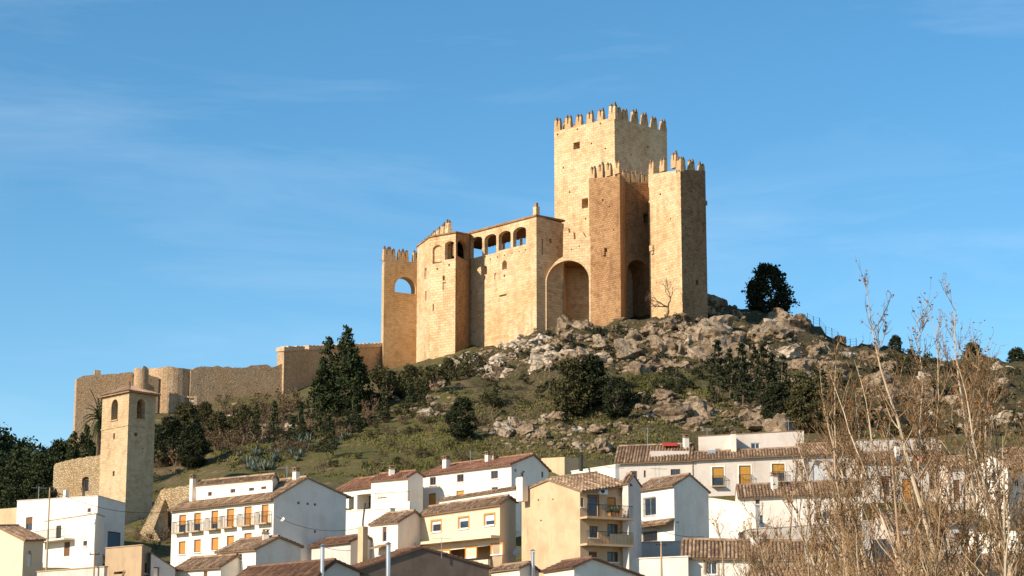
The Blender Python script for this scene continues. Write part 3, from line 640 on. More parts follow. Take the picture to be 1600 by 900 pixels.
def church():
    rnd = random.Random(2); A, B, C = (160.5, 619, 226), (202, 613, 221.8), (243.5, 615, 224.6)
    wl, wr = Wall(xy(A), xy(B)), Wall(xy(B), xy(C)); z = P(*B).z; ZB = P(200, 850, 222).z-2
    root = empty('church_tower', (wl.b.x, wl.b.y, ZB), 'square stone bell tower with arched belfry openings and hipped tile roof', 'tower'); mb = MB()
    panel(mb, wl, [(0, z), (wl.L, z)], ZB, [hole(wl, 174, 624, 184, 656, .7, False, 1), hole(wl, 177, 677, 179.5, 686, .6), hole(wl, 176, 736, 179, 744, .6), hole(wl, 177.5, 665, 179, 668, .3)])
    panel(mb, wr, [(0, z), (wr.L, z)], ZB, [hole(wr, 214, 623.5, 227, 655, .7, False, 1), hole(wr, 210, 676, 215, 682, .5), hole(wr, 222, 700, 224, 702, .3)])
    D4 = wl.a+wr.b-wl.b
    wb, wc = Wall(wr.b, D4), Wall(D4, wl.a)
    zs = wl.rect(174, 624, 184, 656)[1]
    panel(mb, wb, [(0, z), (wb.L, z)], ZB); panel(mb, wc, [(0, z), (wc.L, z)], ZB)
    mb.face([Vector((q.x, q.y, zs-.05)) for q in (wl.a, wl.b, wr.b, D4)])
    mb.build('wall', M['church'], root)
    mb = MB(); c4 = (wl.a+wl.b+wr.b+D4)/4; ap = Vector((c4.x, c4.y, z+1.15))
    def off(q, k, zz): v = Vector((q.x-c4.x, q.y-c4.y, 0)); v = v*(1+k/v.length); return Vector((c4.x+v.x, c4.y+v.y, zz))
    rb = [off(q, .55, z+.12) for q in (wl.a, wl.b, wr.b, D4)]
    tl = MB()
    for k in range(4):
        a, b = rb[k], rb[(k+1) % 4]; tl.face([a, b, ap], .4); tl.face([a-Vector((0, 0, .12)), b-Vector((0, 0, .12)), b, a], .6)
        n = 13; m_ = (a+b)/2
        for j in range(1, n):
            f = j/n; e = a.lerp(b, f); s_ = 1-abs(2*f-1); q = e.lerp(ap.lerp(m_, 0), 0)
            hip = (a.lerp(ap, min(1, f*2)) if f < .5 else b.lerp(ap, min(1, (1-f)*2))) if s_ < 1 else ap
            tl.tube([e+Vector((0, 0, .04)), hip+Vector((0, 0, .04))], .1, 5, rnd.uniform(.3, .9), cap=False)
        ridge_tiles(tl, a, ap+Vector((0, 0, .05)), rnd, .12)
    rf = tl.build('roof', M['tile'], root)
    mb.face([q-Vector((0, 0, .12)) for q in reversed(rb)]); mb.build('eave_board', M['wood'], root)
    mb = MB(); mb.tube([ap, ap+Vector((0, 0, .6))], [.14, .05], 6); mb.build('finial', M['tile_dark'], rf)
    for w, rc in ((wl, (174, 624, 184, 656)), (wr, (214, 623.5, 227, 655))):
        u0, v0, u1, v1 = w.rect(*rc); mb = MB(); p = w.pt((u0+u1)/2, v0+.75, -.95); bell(mb, p, .42); mb.tube([p+Vector((0, 0, .6)), w.pt((u0+u1)/2, v1+.2, -.95)], .06, 6); mb.build('bell', M['iron'], root)
        mb = MB(); mb.obox(w.pt(u0-.12, v0-.12, .12), w.d*(u1-u0+.24), -w.n*.15, Vector((0, 0, .11))); mb.build('sill', M['church'], root)
    mb = MB(); mb.obox(wl.pt(-.06, zs-.9, .06), wl.d*(wl.L+.12), -wl.n*.1, Vector((0, 0, .16))); mb.obox(wr.pt(-.0, zs-.9, .06), wr.d*(wr.L+.06), -wr.n*.1, Vector((0, 0, .16))); mb.build('string_course', M['church'], root)
    # nave remains
    a, b = xy((84, 722, 236)), xy((162, 712, 226.5)); w = Wall(a, b); zb = P(120, 820, 228).z-2
    root = empty('ruined_wall', (w.a.x, w.a.y, zb), 'old rubble stone wall with a window, ending at the bell tower', 'wall'); mb = MB()
    tp = jag(w, [(84, 728), (88, 724), (110, 718), (135, 714), (162, 710)], rnd, .06, .5)
    panel(mb, w, tp, zb, [hole(w, 128, 745, 138.5, 768, .5, True, .3)])
    f_ = [w.pt(u, v) for u, v in tp]; k_ = [w.pt(u, v, -.9) for u, v in tp]
    for k in range(len(f_)-1): mb.face([f_[k], f_[k+1], k_[k+1], k_[k]])
    panel(mb, Wall(w.pt(w.L, 0, -.9), w.pt(0, 0, -.9)), [(w.L-u, v) for u, v in reversed(tp)], zb); mb.face([w.pt(0, zb), w.pt(*tp[0]), w.pt(*tp[0], -.9), w.pt(0, zb, -.9)])
    mb.build('wall', M['rubble'], root)
    u0, v0, u1, v1 = w.rect(128, 745, 138.5, 768); mb = MB(); frame_bars(mb, w, u0+.02, v0+.02, u1-.02, v1-.25, -.3); mb.build('window_frame', M['wood'], root)
    mb = MB(); mb.obox(w.pt(u0+.06, v0+.06, -.4), w.d*(u1-u0-.12), -w.n*.04, Vector((0, 0, v1-v0-.3))); mb.build('pane', M['glass'], root)
    # stone retaining wall with sloping buttress beside the tower
    w = Wall(xy((250, 770, 217.5)), xy((300, 757, 213.5))); zb = P(260, 850, 214).z-1
    root = empty('retaining_wall', (w.a.x, w.a.y, zb), 'rough rubble retaining wall with sloping buttress beneath the bell tower', 'wall'); mb = MB()
    tp = jag(w, [(250, 768), (256, 764), (275, 761), (300, 757)], rnd, .1, .5); panel(mb, w, tp, zb)
    f_ = [w.pt(u, v) for u, v in tp]; k_ = [w.pt(u, v, -1) for u, v in tp]
    for k in range(len(f_)-1): mb.face([f_[k], f_[k+1], k_[k+1], k_[k]])
    mb.build('wall', M['rubble'], root)
    mb = MB(); q0, q1 = P(219, 832, 213), P(249, 763, 217); q2, q3 = P(262, 826, 211.5), P(256, 763, 217.2)
    lo = [Vector((q0.x, q0.y, zb)), Vector((q2.x, q2.y, zb)), Vector((q3.x+.6, q3.y+1.5, zb)), Vector((q1.x, q1.y+1.5, zb))]
    mb.box8(lo+[q0, P(240, 826, 211.6), q3+Vector((.3, 1.2, 0)), q1+Vector((0, 1.2, 0))]); mb.build('buttress', M['rubble'], root)
church()

# ------------------------------------------------------------------ houses
RH = random.Random(21)
def add_window(root, w, mb, holes, kind, rc, opts):
    u0, v0, u1, v1 = w.rect(*rc); wd, ht = u1-u0, v1-v0
    arch = opts.get('arch', 0); dep = opts.get('dep', .22)
    if kind == 'hole': holes.append((hole_outline((u0, v0, u1, v1), arch), dep, False)); mb_ = MB(); mb_.face([w.pt(u, v, -dep) for u, v in hole_outline((u0, v0, u1, v1), arch)]); return lambda: mb_.build('dark_backing', M['dark'], root)  # black sheet closes the opening, its colour stands in for shade inside
    holes.append((hole_outline((u0, v0, u1, v1), arch), dep, True))
    def later():
        nm = 'door' if kind.startswith('door') else 'window'
        fm = M[opts.get('frame', 'wood')]; v1f = v1-(.35*wd*arch if arch else 0)
        f = MB(); e = .012
        frame_bars(f, w, u0+e, v0+e, u1-e, v1f-e, -.08, .07, .06)
        if kind in ('win', 'glassy') and wd > .6: f.obox(w.pt((u0+u1)/2-.03, v0+.08, -.08), w.d*.06, -w.n*.05, Vector((0, 0, v1f-v0-.16)))
        fo = f.build(nm, fm, root)
        def sheet(name, a, b, c, d, out, mat, ridges=0):
            q = MB(); q.obox(w.pt(a, b, out), w.d*(c-a), -w.n*.03, Vector((0, 0, d-b)))
            if ridges:
                k = b+.05
                while k < d-.04: q.obox(w.pt(a+.01, k, out+.015), w.d*(c-a-.02), -w.n*.014, Vector((0, 0, .06))); k += .1
            q.build(name, mat, fo)
        cl = opts.get('closed', 1.0)
        if kind in ('blind', 'doorblind'):
            vm = v1f-(v1f-v0)*cl
            sheet('blind', u0+.06, vm, u1-.06, v1f-.06, -.1, M[opts.get('blind', 'blind')], 1)
            if cl < .97: sheet('pane', u0+.08, v0+.08, u1-.08, vm, -.13, M['glass'])
        elif kind == 'door': sheet('leaf', u0+.07, v0+.07, u1-.07, v1f-.07, -.1, M[opts.get('leaf', 'wood')], 1)
        elif kind == 'half':       # white blind partly down over glass
            vm = v1f-(v1f-v0)*cl
            sheet('blind', u0+.06, vm, u1-.06, v1f-.06, -.1, M['whiteframe'], 1); sheet('pane', u0+.08, v0+.08, u1-.08, vm, -.13, M['glass'])
        else: sheet('pane', u0+.07, v0+.07, u1-.07, v1f-.07, -.12, M['glass'])
        if opts.get('sill', nm == 'window'):
            q = MB(); q.obox(w.pt(u0-.1, v0-.09, .1), w.d*(wd+.2), -w.n*.14, Vector((0, 0, .085))); q.build('sill', M['whiteframe'], fo)
        if opts.get('surround'):
            q = MB(); t = .14; s0 = MB()
            q.obox(w.pt(u0-t, v0, .03), w.d*(t-.004), -w.n*.05, Vector((0, 0, v1-v0+t))); q.obox(w.pt(u1+.004, v0, .03), w.d*(t-.004), -w.n*.05, Vector((0, 0, v1-v0+t))); q.obox(w.pt(u0, v1+.004, .03), w.d*wd, -w.n*.05, Vector((0, 0, t-.004)))
            q.build('surround', M[opts['surround']], fo)
        if opts.get('grille'):
            q = MB(); n = max(3, int(wd/.13))
            for k in range(n+1): x = u0-.03+(wd+.06)*k/n; q.obox(w.pt(x, v0-.05, .13), w.d*.018, -w.n*.018, Vector((0, 0, ht+.1)))
            for k in range(4): q.obox(w.pt(u0-.05, v0-.05+(ht+.08)*k/3, .135), w.d*(wd+.1), -w.n*.02, Vector((0, 0, .02)))
            q.build('grille', M['iron'], fo)
        if opts.get('balcony'):
            bw = opts['balcony']; q = MB(); q.obox(w.pt(u0-bw, v0-.14, .55), w.d*(wd+2*bw), -w.n*.6, Vector((0, 0, .12))); bo = q.build('balcony', M[opts.get('slab', 'tan')], root)
            q = MB(); a0, a1 = u0-bw+.03, u1+bw-.03
            for k in range(int((a1-a0)/.14)+1): q.obox(w.pt(a0+(a1-a0-.02)*k/int((a1-a0)/.14), v0-.02, .52), w.d*.02, -w.n*.02, Vector((0, 0, .95)))
            for x in (a0, a1):
                for k in range(4): q.obox(w.pt(x, v0-.02, .5-.14*k), w.d*.02, -w.n*.02, Vector((0, 0, .95)))
                q.obox(w.pt(x, v0+.93, .52), w.d*.03, -w.n*.52, Vector((0, 0, .03)))
            q.obox(w.pt(a0, v0+.93, .525), w.d*(a1-a0), -w.n*.035, Vector((0, 0, .035))); q.build('railing', M['iron'], bo)
    return later
def block(root, A, B, C, ZB, mat, apex=None, apex_on='BC', front=(), gable=(), roof='tile', over=.35, depth=None, rise=None, flat_roof=False, wallname='wall', rake=.18, back=(), coping=None):
    """A-B facade, B-C right-hand side, tops given in photo pixels; apex: pixel of the gable top on BC or AB, or rise in metres"""
    a, b = Vector(xy(A)).to_3d(), Vector(xy(B)).to_3d(); za, zb = P(*A).z, P(*B).z
    if C is None: n = Wall(a, b).n; c = b-n*depth; zc = zb
    else: c = Vector(xy(C)).to_3d(); zc = P(*C).z
    d = a+c-b; zd = za+zc-zb
    wf, wg = Wall(a, b), Wall(b, c); wr, wk = Wall(c, d), Wall(d, a); mb = MB(); hf, hg = [], []; later = []
    for (k, rc, o) in front: later.append(add_window(root, wf, mb, hf, k, rc, o))
    for (k, rc, o) in gable: later.append(add_window(root, wg, mb, hg, k, rc, o))
    topf, topg = [(0, za), (wf.L, zb)], [(0, zb), (wg.L, zc)]; topr, topk = [(0, zc), (wr.L, zd)], [(0, zd), (wk.L, za)]; R0 = R1 = None
    if not flat_roof:
        if apex_on == 'BC':
            u, v = (wg.L*.5, (zb+zc)/2+rise) if rise else wg.px(*apex)
            topg = [(0, zb), (u, v), (wg.L, zc)]; topk = [(0, zd), (wk.L-u, v+za-zb), (wk.L, za)]; R1 = wg.pt(u, v); R0 = wk.pt(wk.L-u, v+za-zb)
        else:
            u, v = (wf.L*.5, (za+zb)/2+rise) if rise else wf.px(*apex)
            topf = [(0, za), (u, v), (wf.L, zb)]; topr = [(0, zc), (wr.L-u, v+zc-zb), (wr.L, zd)]; R1 = wf.pt(u, v); R0 = wr.pt(wr.L-u, v+zc-zb)
    panel(mb, wf, topf, ZB, hf); panel(mb, wg, topg, ZB, hg); panel(mb, wr, topr, ZB); panel(mb, wk, topk, ZB)
    if flat_roof: mb.face([wf.pt(0, za-.25), wf.pt(wf.L, zb-.25), wg.pt(wg.L, zc-.25), wk.pt(0, zd-.25)])
    wo = mb.build(wallname, M[mat], root)
    for f in later: f()
    if flat_roof and coping:
        q = MB(); pts = [(wf.pt(0, za), wf.pt(wf.L, zb), wf), (wg.pt(0, zb), wg.pt(wg.L, zc), wg), (wr.pt(0, zc), wr.pt(wr.L, zd), wr), (wk.pt(0, zd), wk.pt(wk.L, za), wk)]
        for k, (p0, p1, w) in enumerate(pts): q.box8([p0+w.n*.06, p1+w.n*.06-w.d*.001, p1-w.n*.2, p0-w.n*.2]+[x+Vector((0, 0, .07+.004*k)) for x in (p0+w.n*.06, p1+w.n*.06-w.d*.001, p1-w.n*.2, p0-w.n*.2)])
        q.build('coping', M[coping], root)
    if not flat_roof:
        tm = MB(); up = Vector((0, 0, .06))
        if apex_on == 'BC': s1 = (wf.pt(0, za), wf.pt(wf.L, zb), R1, R0); s2 = (wg.pt(wg.L, zc), wk.pt(0, zd), R0, R1)
        else: s1 = (wg.pt(0, zb), wg.pt(wg.L, zc), R0, R1); s2 = (wk.pt(0, zd), wk.pt(wk.L, za), R1, R0)
        for e0, e1, r1, r0 in (s1, s2):
            dd = (e1-e0).normalized()*rake; ex0 = (e0-r0).normalized()*over; ex1 = (e1-r1).normalized()*over
            tiled(tm, e0-dd+ex0+up, e1+dd+ex1+up, r1+dd+up, r0-dd+up, RH)
        ridge_tiles(tm, R0+up+Vector((0, 0, .05)), R1+up+Vector((0, 0, .05)), RH)
        ro = tm.build('roof', M[roof], root); ro['kind'] = 'stuff'
        q = MB()      # eave moulding with tile corbels
        e0, e1 = s1[0], s1[1]; w = Wall(e0, e1)
        if w.L > .5:
            for (h, o_) in ((.10, .06), (.2, .03)):
                q.box8([w.pt(-.02, e0.z-h-.09, o_), w.pt(w.L+.02, e1.z-h-.09, o_), w.pt(w.L+.02, e1.z-h-.09, -.05), w.pt(-.02, e0.z-h-.09, -.05)]+[w.pt(-.02, e0.z-h+.004, o_), w.pt(w.L+.02, e1.z-h+.004, o_), w.pt(w.L+.02, e1.z-h+.004, -.05), w.pt(-.02, e0.z-h+.004, -.05)])
            q.build('eave_moulding', M[mat], root)
    return dict(wf=wf, wg=wg, wall=wo, R0=R0, R1=R1, a=a, b=b, c=c, d=d, za=za, zb=zb, zc=zc)
def house(label, A, B, C, mat, zbpy=None, cat='house', name='house', **kw):
    b = xy(B); ZB = min(zt(*xy(q)) for q in (A, B, C) if q)-1.5
    root = empty(name, (b[0], b[1], ZB), label, cat)
    inf = block(root, A, B, C, ZB, mat, **kw); inf['root'] = root; inf['ZB'] = ZB; return inf
def chimney(root, px, top, bot, D, wpx, mat='white', cap=True, head=(1, .3)):
    p, q = P(px, bot, D), P(px, top, D); w = wpx/FPX*D; mb = MB(); d = Vector((head[0], head[1], 0)).normalized()
    h = q.z-p.z+.8; c = Vector((p.x, p.y, p.z-.8)); mb.cbox(c, w, w*.85, h, d=d); o = mb.build('chimney', M[mat], root)
    if cap:
        mb = MB(); t = Vector((p.x, p.y, q.z+.003)); mb.cbox(t, w*1.25, w*1.1, .08, d=d)
        for s in (-1, 1): mb.cbox(t+d*s*w*.35+Vector((0, 0, .08)), w*.2, w*.7, .2, d=d)
        mb.cbox(t+Vector((0, 0, .28)), w*1.2, w*1.05, .07, d=d); mb.build('cap', M['tile'], o)
    return o
def flue(root, px, top, bot, D, rpx=3.5, mat='metal'):
    p, q = P(px, bot, D), P(px, top, D); mb = MB(); r = rpx/FPX*D
    mb.tube([(p.x, p.y, p.z-.4), (p.x, p.y, q.z)], r, 12); mb.tube([(p.x, p.y, q.z+.0), (p.x, p.y, q.z+.05)], r*1.3, 12); mb.tube([(p.x, p.y, q.z+.16), (p.x, p.y, q.z+.3)], [r*1.6, .02], 12)
    for s in (-1, 1): mb.obox((p.x+s*r*.8, p.y, q.z+.04), (.02, 0, 0), (0, .02, 0), (0, 0, .14))
    mb.build('flue_pipe', M[mat], root, smooth=False)
def antenna(root, px, top, bot, D):
    p, q = P(px, bot, D), P(px, top, D); mb = MB(); mb.tube([(p.x, p.y, p.z-.3), (p.x, p.y, q.z)], .025, 5)
    z = q.z-.15; mb.tube([(p.x-.7, p.y-.2, z), (p.x+.7, p.y+.2, z)], .014, 4)
    for k in range(7): x = -.65+k*.21; mb.tube([(p.x+x+.1, p.y+.2*x-.35, z), (p.x+x-.1, p.y+.2*x+.35, z)], .01, 4)
    mb.build('antenna', M['metal'], root)
def dish(root, w, px, py, r=.38):
    u, v = w.px(px, py); c = w.pt(u, v, .45); ax = Vector((-.5, -.75, .45)).normalized(); s = ax.cross(Vector((0, 0, 1))).normalized(); t = s.cross(ax); mb = MB(); pts = [c-ax*.1]
    n = 14
    for k in range(n): a = 2*math.pi*k/n; pts.append(c+(s*math.cos(a)+t*math.sin(a))*r)
    mb.mesh(pts, [(0, 1+k, 1+(k+1) % n) for k in range(n)]); mb.tube([c, c+ax*.35], .012, 4); mb.tube([c-ax*.1, w.pt(u, v-.1, -.02)], .025, 4); mb.build('satellite_dish', M['whiteframe'], root)

YB = dict(frame='wood', blind='blind')
# six-window house
up6 = [(280, 804.5, 291, 832), (303.5, 801.5, 314, 829.5), (330.5, 798, 341, 826.5), (354.7, 795, 366, 823.5), (382, 791.5, 393.5, 820.5), (409, 788.5, 420, 817)]
lo6 = [(279.5, 846, 290, 866), (303.5, 843, 314, 863), (330.5, 840, 341.5, 860), (354.7, 837, 366, 857), (382, 833, 393.5, 854), (409, 830, 420, 851)]
fr = []
for k, rc in enumerate(up6): fr.append(('blind', rc, dict(blind='blind_o', closed=(.55, .6, .7, .97, 1, 1)[k], balcony=.38, surround='white', sill=False)))
for rc in lo6: fr.append(('blind', rc, dict(blind='blind_o', closed=1, surround='white')))
h = house('white two-storey house with six balcony windows and plain grey gable', (269, 795, 192), (428, 778, 182), (541, 775, 187), 'white', apex=(480, 747), front=fr,
          gable=[('hole', (464.5, 783.5, 468.5, 787.5), dict(arch=1)), ('hole', (479, 785, 483, 789), dict(arch=1)), ('hole', (490.5, 786, 494.5, 790), dict(arch=1)), ('hole', (490.5, 828, 494.5, 832.5), dict(arch=1))], over=.5, rake=.12)
r_ = h['root']; block(r_, (307, 759, 191.0), (426, 748, 183.6), (434, 750, 185.6), P(350, 785, 188).z-1, 'white', rise=.35, front=[('win', (360, 764, 367.5, 770), dict(sill=False)), ('win', (389, 762, 397, 767), dict(sill=False)), ('win', (325, 768.5, 331, 775), dict(sill=False)), ('win', (408, 760, 416, 764.5), dict(sill=False))], over=.2, wallname='attic_wall')
chimney(r_, 300.5, 748, 785, 191.5, 8, head=(.67, -.74)); chimney(r_, 462.5, 737, 757, 185, 9, head=(.67, -.74))
dish(r_, h['wg'], 437, 812, .2)

house('small white house with shaded gable below the six-window house', (340, 863, 174), (400, 858, 168.5), (470, 854, 172), 'white', apex=(436, 840), front=[('win', (369, 863.5, 378, 875), {})], roof='tile', over=.3)
house('low white lean-to under brown tiles beside the small gabled house', (273, 890, 172.5), (345, 885, 169), None, 'white', depth=3.5, rise=.9, front=[('door', (318, 893, 324, 910), {})])
# far left
h = house('large flat-roofed white house below the bell tower', (27, 783, 208), (153, 775, 198), (196, 787, 203), 'white', flat_roof=True, coping='white_pink',
      front=[('blind', (40, 808, 50.5, 829), dict(closed=.5, blind='wood', sill=False)), ('win', (136.5, 794, 142, 800.5), {})], gable=[('door', (168, 831, 188.5, 856), dict(leaf='bluedoor', frame='iron', dep=.3))])
r_ = h['root']; bz = zt(*xy((120, 0, 196)))-1.5
k_ = block(r_, (70, 815, 200.5), (150, 803, 192.8), (163, 808, 195), bz, 'white', flat_roof=True, coping='tan', wallname='annex_wall', front=[('win', (87.5, 821, 95.5, 842), {}), ('door', (100, 847, 109, 869), dict(leaf='wood')), ('win', (130, 845, 136, 853), {})])
w = k_['wf']; mb = MB(); u0, v0 = w.px(70, 849); u1, _ = w.px(117, 844); mb.obox(w.pt(u0, v0, 1.1), w.d*(u1-u0), -w.n*1.12, Vector((0, 0, .14))); bo = mb.build('balcony', M['white'], r_)
mb = MB()
for k in range(28): mb.obox(w.pt(u0+.03+(u1-u0-.08)*k/27, v0+.14, 1.08), w.d*.02, -w.n*.02, Vector((0, 0, .9)))
mb.obox(w.pt(u0+.03, v0+1.03, 1.085), w.d*(u1-u0-.06), -w.n*.035, Vector((0, 0, .04))); mb.build('railing', M['iron'], bo)
mb = MB(); w = h['wg']; mb.box8([w.pt(0, P(153, 870, 198).z, .9), w.pt(w.L*.98, P(190, 848, 203).z-1.4, .9), w.pt(w.L*.98, P(190, 848, 203).z-1.4, .02), w.pt(0, P(153, 870, 198).z, .02)]+[w.pt(0, P(153, 866, 198).z, .9), w.pt(w.L*.98, P(190, 848, 203).z-1.1, .9), w.pt(w.L*.98, P(190, 848, 203).z-1.1, .02), w.pt(0, P(153, 866, 198).z, .02)]); mb.build('ramp', M['white_pink'], r_)
chimney(r_, 103, 766, 776, 203, 7, cap=False, head=(.67, -.74)); chimney(r_, 129, 768, 777, 203, 6, mat='rubble', head=(.67, -.74))
house('low cream cottage with arched door at the foot of the white flat-roofed house', (-45, 848, 183), (37, 844, 177), (68, 843, 181), 'cream', apex=(-3, 824), apex_on='AB', gable=[('door', (42.5, 860, 49.5, 885), dict(arch=1, leaf='whiteframe', frame='whiteframe'))])
h = house('plain sandy block wall house left of the flat-roofed white house', (-60, 800, 214), (27.5, 793, 209), None, 'beige', depth=5, flat_roof=True)
h = house('bare tan cement block with flat top below the bell tower', (165, 857, 172), (222, 852, 167.5), (236, 858, 169.5), 'tan', flat_roof=True, coping='tan', front=[('hole', (178, 893, 192, 897), dict(dep=.5))], gable=[('win', (226, 880, 231, 896), {})])
h = house('low white shed with sloping roof edge abutting the tan block', (228, 863, 172), (236.5, 865, 168.2), (274, 889, 171), 'white', flat_roof=True, coping='tile', gable=[('door', (240, 886, 249, 905), dict(leaf='metal'))])
# foreground tile roofs
h = house('foreground house with big dark tile roof and a steel flue', (352, 917, 158), (488, 906, 151), (562, 894, 154), 'white_pink', apex=(524, 877), roof='tile_dark', over=.4); flue(h['root'], 503.5, 856, 892, 151.5, 3.2)
h = house('low shed with dark tiles and tan pillar chimney between white houses', (487, 853, 184), (548, 846, 178), (592, 851, 180.5), 'white_pink', apex=(570, 837), roof='tile_dark')
chimney(h['root'], 566.5, 823, 874, 172, 12, mat='beige', cap=False, head=(.7, -.7)); p = P(567, 824, 172); q = P(570.5, 786, 172); mb = MB(); mb.tube([p, p+Vector((0, 0, .5)), q], .07, 8); mb.build('stove_pipe', M['iron'], h['root'])
# upper white row under the grass slope
h = house('long white house with red tile roof and end gable below the grassy slope', (659, 742, 211.5), (799, 725, 203), (857, 734, 206.5), 'white', apex=(834, 711), roof='tile_red',
      front=[('win', (671.5, 745.5, 681, 758), {}), ('win', (714, 741, 724.5, 753), {}), ('win', (767, 735.5, 778, 748), {}), ('door', (669.5, 771, 681, 792), dict(leaf='blind', sill=False)), ('blind', (713, 766.5, 725, 774), dict(closed=1)), ('win', (768, 761, 778, 768), {})],
      gable=[('hole', (804, 733, 807, 737), {}), ('win', (846, 737, 849, 746), dict(sill=False))])
r_ = h['root']; chimney(r_, 697, 718, 726, 211, 9, head=(.67, -.74)); chimney(r_, 762, 711, 722, 208, 7, head=(.67, -.74)); chimney(r_, 771, 712, 722, 208, 5, mat='tan', head=(.67, -.74))
chimney(r_, 815, 747, 775, 199, 14, cap=False, head=(.67, -.74)); mb = MB(); p = P(815.5, 748, 199); mb.tube([p, p+Vector((0, 0, .55)), p+Vector((.15, 0, .75))], .13, 8); mb.build('cowl', M['iron'], r_)
house('white house with railed terrace adjoining the long red-roofed house', (580, 750.5, 210), (637, 745.5, 206.3), (661, 744, 208.5), 'white', apex=(651, 737), roof='tile_red', front=[('win', (590, 777, 604, 778.5), dict(sill=False))])
house('low white house with veranda recess and red tile eave', (526, 766, 216), (584, 759, 212), None, 'white', depth=5, rise=1.2, roof='tile_red', front=[('hole', (558, 772, 581, 797), dict(dep=1.6)), ('hole', (545, 776, 553, 796), dict(dep=.8))])
def wall_thing(name, label, A, B, thick, bot, mat, cope=None, tiles=False):
    w = Wall(xy(A), xy(B)); za, zb = P(*A).z, P(*B).z; z0 = P(B[0], bot, B[2]).z; p = w.pt(0, z0); root = empty(name, p, label, 'wall'); mb = MB()
    mb.box8([w.pt(0, z0), w.pt(w.L, z0), w.pt(w.L, z0, -thick), w.pt(0, z0, -thick)]+[w.pt(0, za), w.pt(w.L, zb), w.pt(w.L, zb, -thick), w.pt(0, za, -thick)]); mb.build('wall', M[mat], root)
    if tiles:
        mb = MB(); e0, e1 = w.pt(-.05, za+.02, .18), w.pt(w.L+.05, zb+.02, .18); tiled(mb, e0, e1, w.pt(w.L+.05, zb+.3, -thick/2), w.pt(-.05, za+.3, -thick/2), RH); mb.build('coping', M['tile'], root)['kind'] = 'stuff'
    elif cope: mb = MB(); mb.box8([w.pt(-.05, za+.003, .06), w.pt(w.L+.05, zb+.003, .06), w.pt(w.L+.05, zb+.003, -thick-.06), w.pt(-.05, za+.003, -thick-.06)]+[w.pt(-.05, za+.09, .06), w.pt(w.L+.05, zb+.09, .06), w.pt(w.L+.05, zb+.09, -thick-.06), w.pt(-.05, za+.09, -thick-.06)]); mb.build('coping', M[cope], root)
    return root, w, za, zb
rt, w, za, zb = wall_thing('terrace_wall', 'white terrace wall with thin iron railing below the veranda house', (583, 786, 207), (640, 783, 203), 1.6, 835, 'white')
mb = MB()
for k in range(24): mb.obox(w.pt(.05+(w.L-.15)*k/23, za+(zb-za)*k/23-.02, -.05), w.d*.02, -w.n*.02, Vector((0, 0, .95)))
mb.box8([w.pt(.03, za+.92, -.04), w.pt(w.L-.03, zb+.92, -.04), w.pt(w.L-.03, zb+.92, -.08), w.pt(.03, za+.92, -.08)]+[w.pt(.03, za+.96, -.04), w.pt(w.L-.03, zb+.96, -.04), w.pt(w.L-.03, zb+.96, -.08), w.pt(.03, za+.96, -.08)]); mb.build('railing', M['iron'], rt)
wall_thing('garden_wall', 'bright white garden wall beneath the railed terrace', (540, 799, 202), (610, 795, 195), .5, 850, 'white', 'white')
wall_thing('parapet_wall', 'white parapet wall with tile coping before the long red-roofed house', (686, 783, 205), (806, 764, 197), .6, 830, 'white', tiles=True)
# cream house with three windows
W3 = dict(frame='whiteframe', surround='blind_o', closed=.25)
h = house('cream house with three blue-glazed windows on overhanging upper floor', (657, 805, 179), (781, 788, 170.5), (806, 784, 173), 'cream', apex=(795, 776.5), roof='tile', over=.3,
      front=[('half', (674.5, 814, 689, 831), dict(W3, closed=.3)), ('half', (717, 809, 732, 826), dict(W3, closed=.3)), ('half', (757.5, 804, 772.5, 821), dict(W3, closed=.55)), ('half', (687, 861, 702, 876), W3), ('half', (728.5, 856, 744, 871), W3), ('half', (768.5, 851, 785, 866), W3)])
w = h['wf']; mb = MB(); u0, v0 = w.px(657, 850); u1, v1 = w.px(781, 836); mb.obox(w.pt(0, v1-.25, .9), w.d*w.L, -w.n*.92, Vector((0, 0, .22))); mb.build('string_course', M['cream'], h['root'])  # ledge for the upper-floor overhang, made deeper to cast more shadow
mb = MB(); mb.obox(w.pt(-.0, w.px(720, 880)[1]-3.2, 1.2), w.d*w.L, -w.n*.25, Vector((0, 0, 3.2))); mb.build('terrace_parapet', M['cream'], h['root'])
dish(h['root'], h['wg'], 800, 862, .35)
h = house('narrow white house with one tall window attached to the cream house', (579, 820, 180), (622, 816, 176), (658, 807, 179), 'white', apex=(648, 800), roof='tile', over=.25, front=[('blind', (597.5, 821, 604, 846), dict(closed=.4, blind='wood', sill=False))], gable=[('hole', (628, 857, 655, 866), dict(dep=.5))])
w = h['wf']; u, v = w.px(601, 852); mb = MB(); mb.box8([w.pt(u-1, v-.3, .9), w.pt(u+1, v-.3, .9), w.pt(u+1, v, .02), w.pt(u-1, v, .02)]+[w.pt(u-1, v-.2, .9), w.pt(u+1, v-.2, .9), w.pt(u+1, v+.1, .02), w.pt(u-1, v+.1, .02)]); mb.build('canopy', M['tile'], h['root'])
h = house('dark brown windowless gable in the foreground with steel flue', (520, 897, 161), (556, 891, 154), (764, 887, 159), 'brown_wall', apex=(659, 856), roof='tile_dark', over=.3, rake=.1); flue(h['root'], 606.5, 853, 892, 153.2, 3.6)
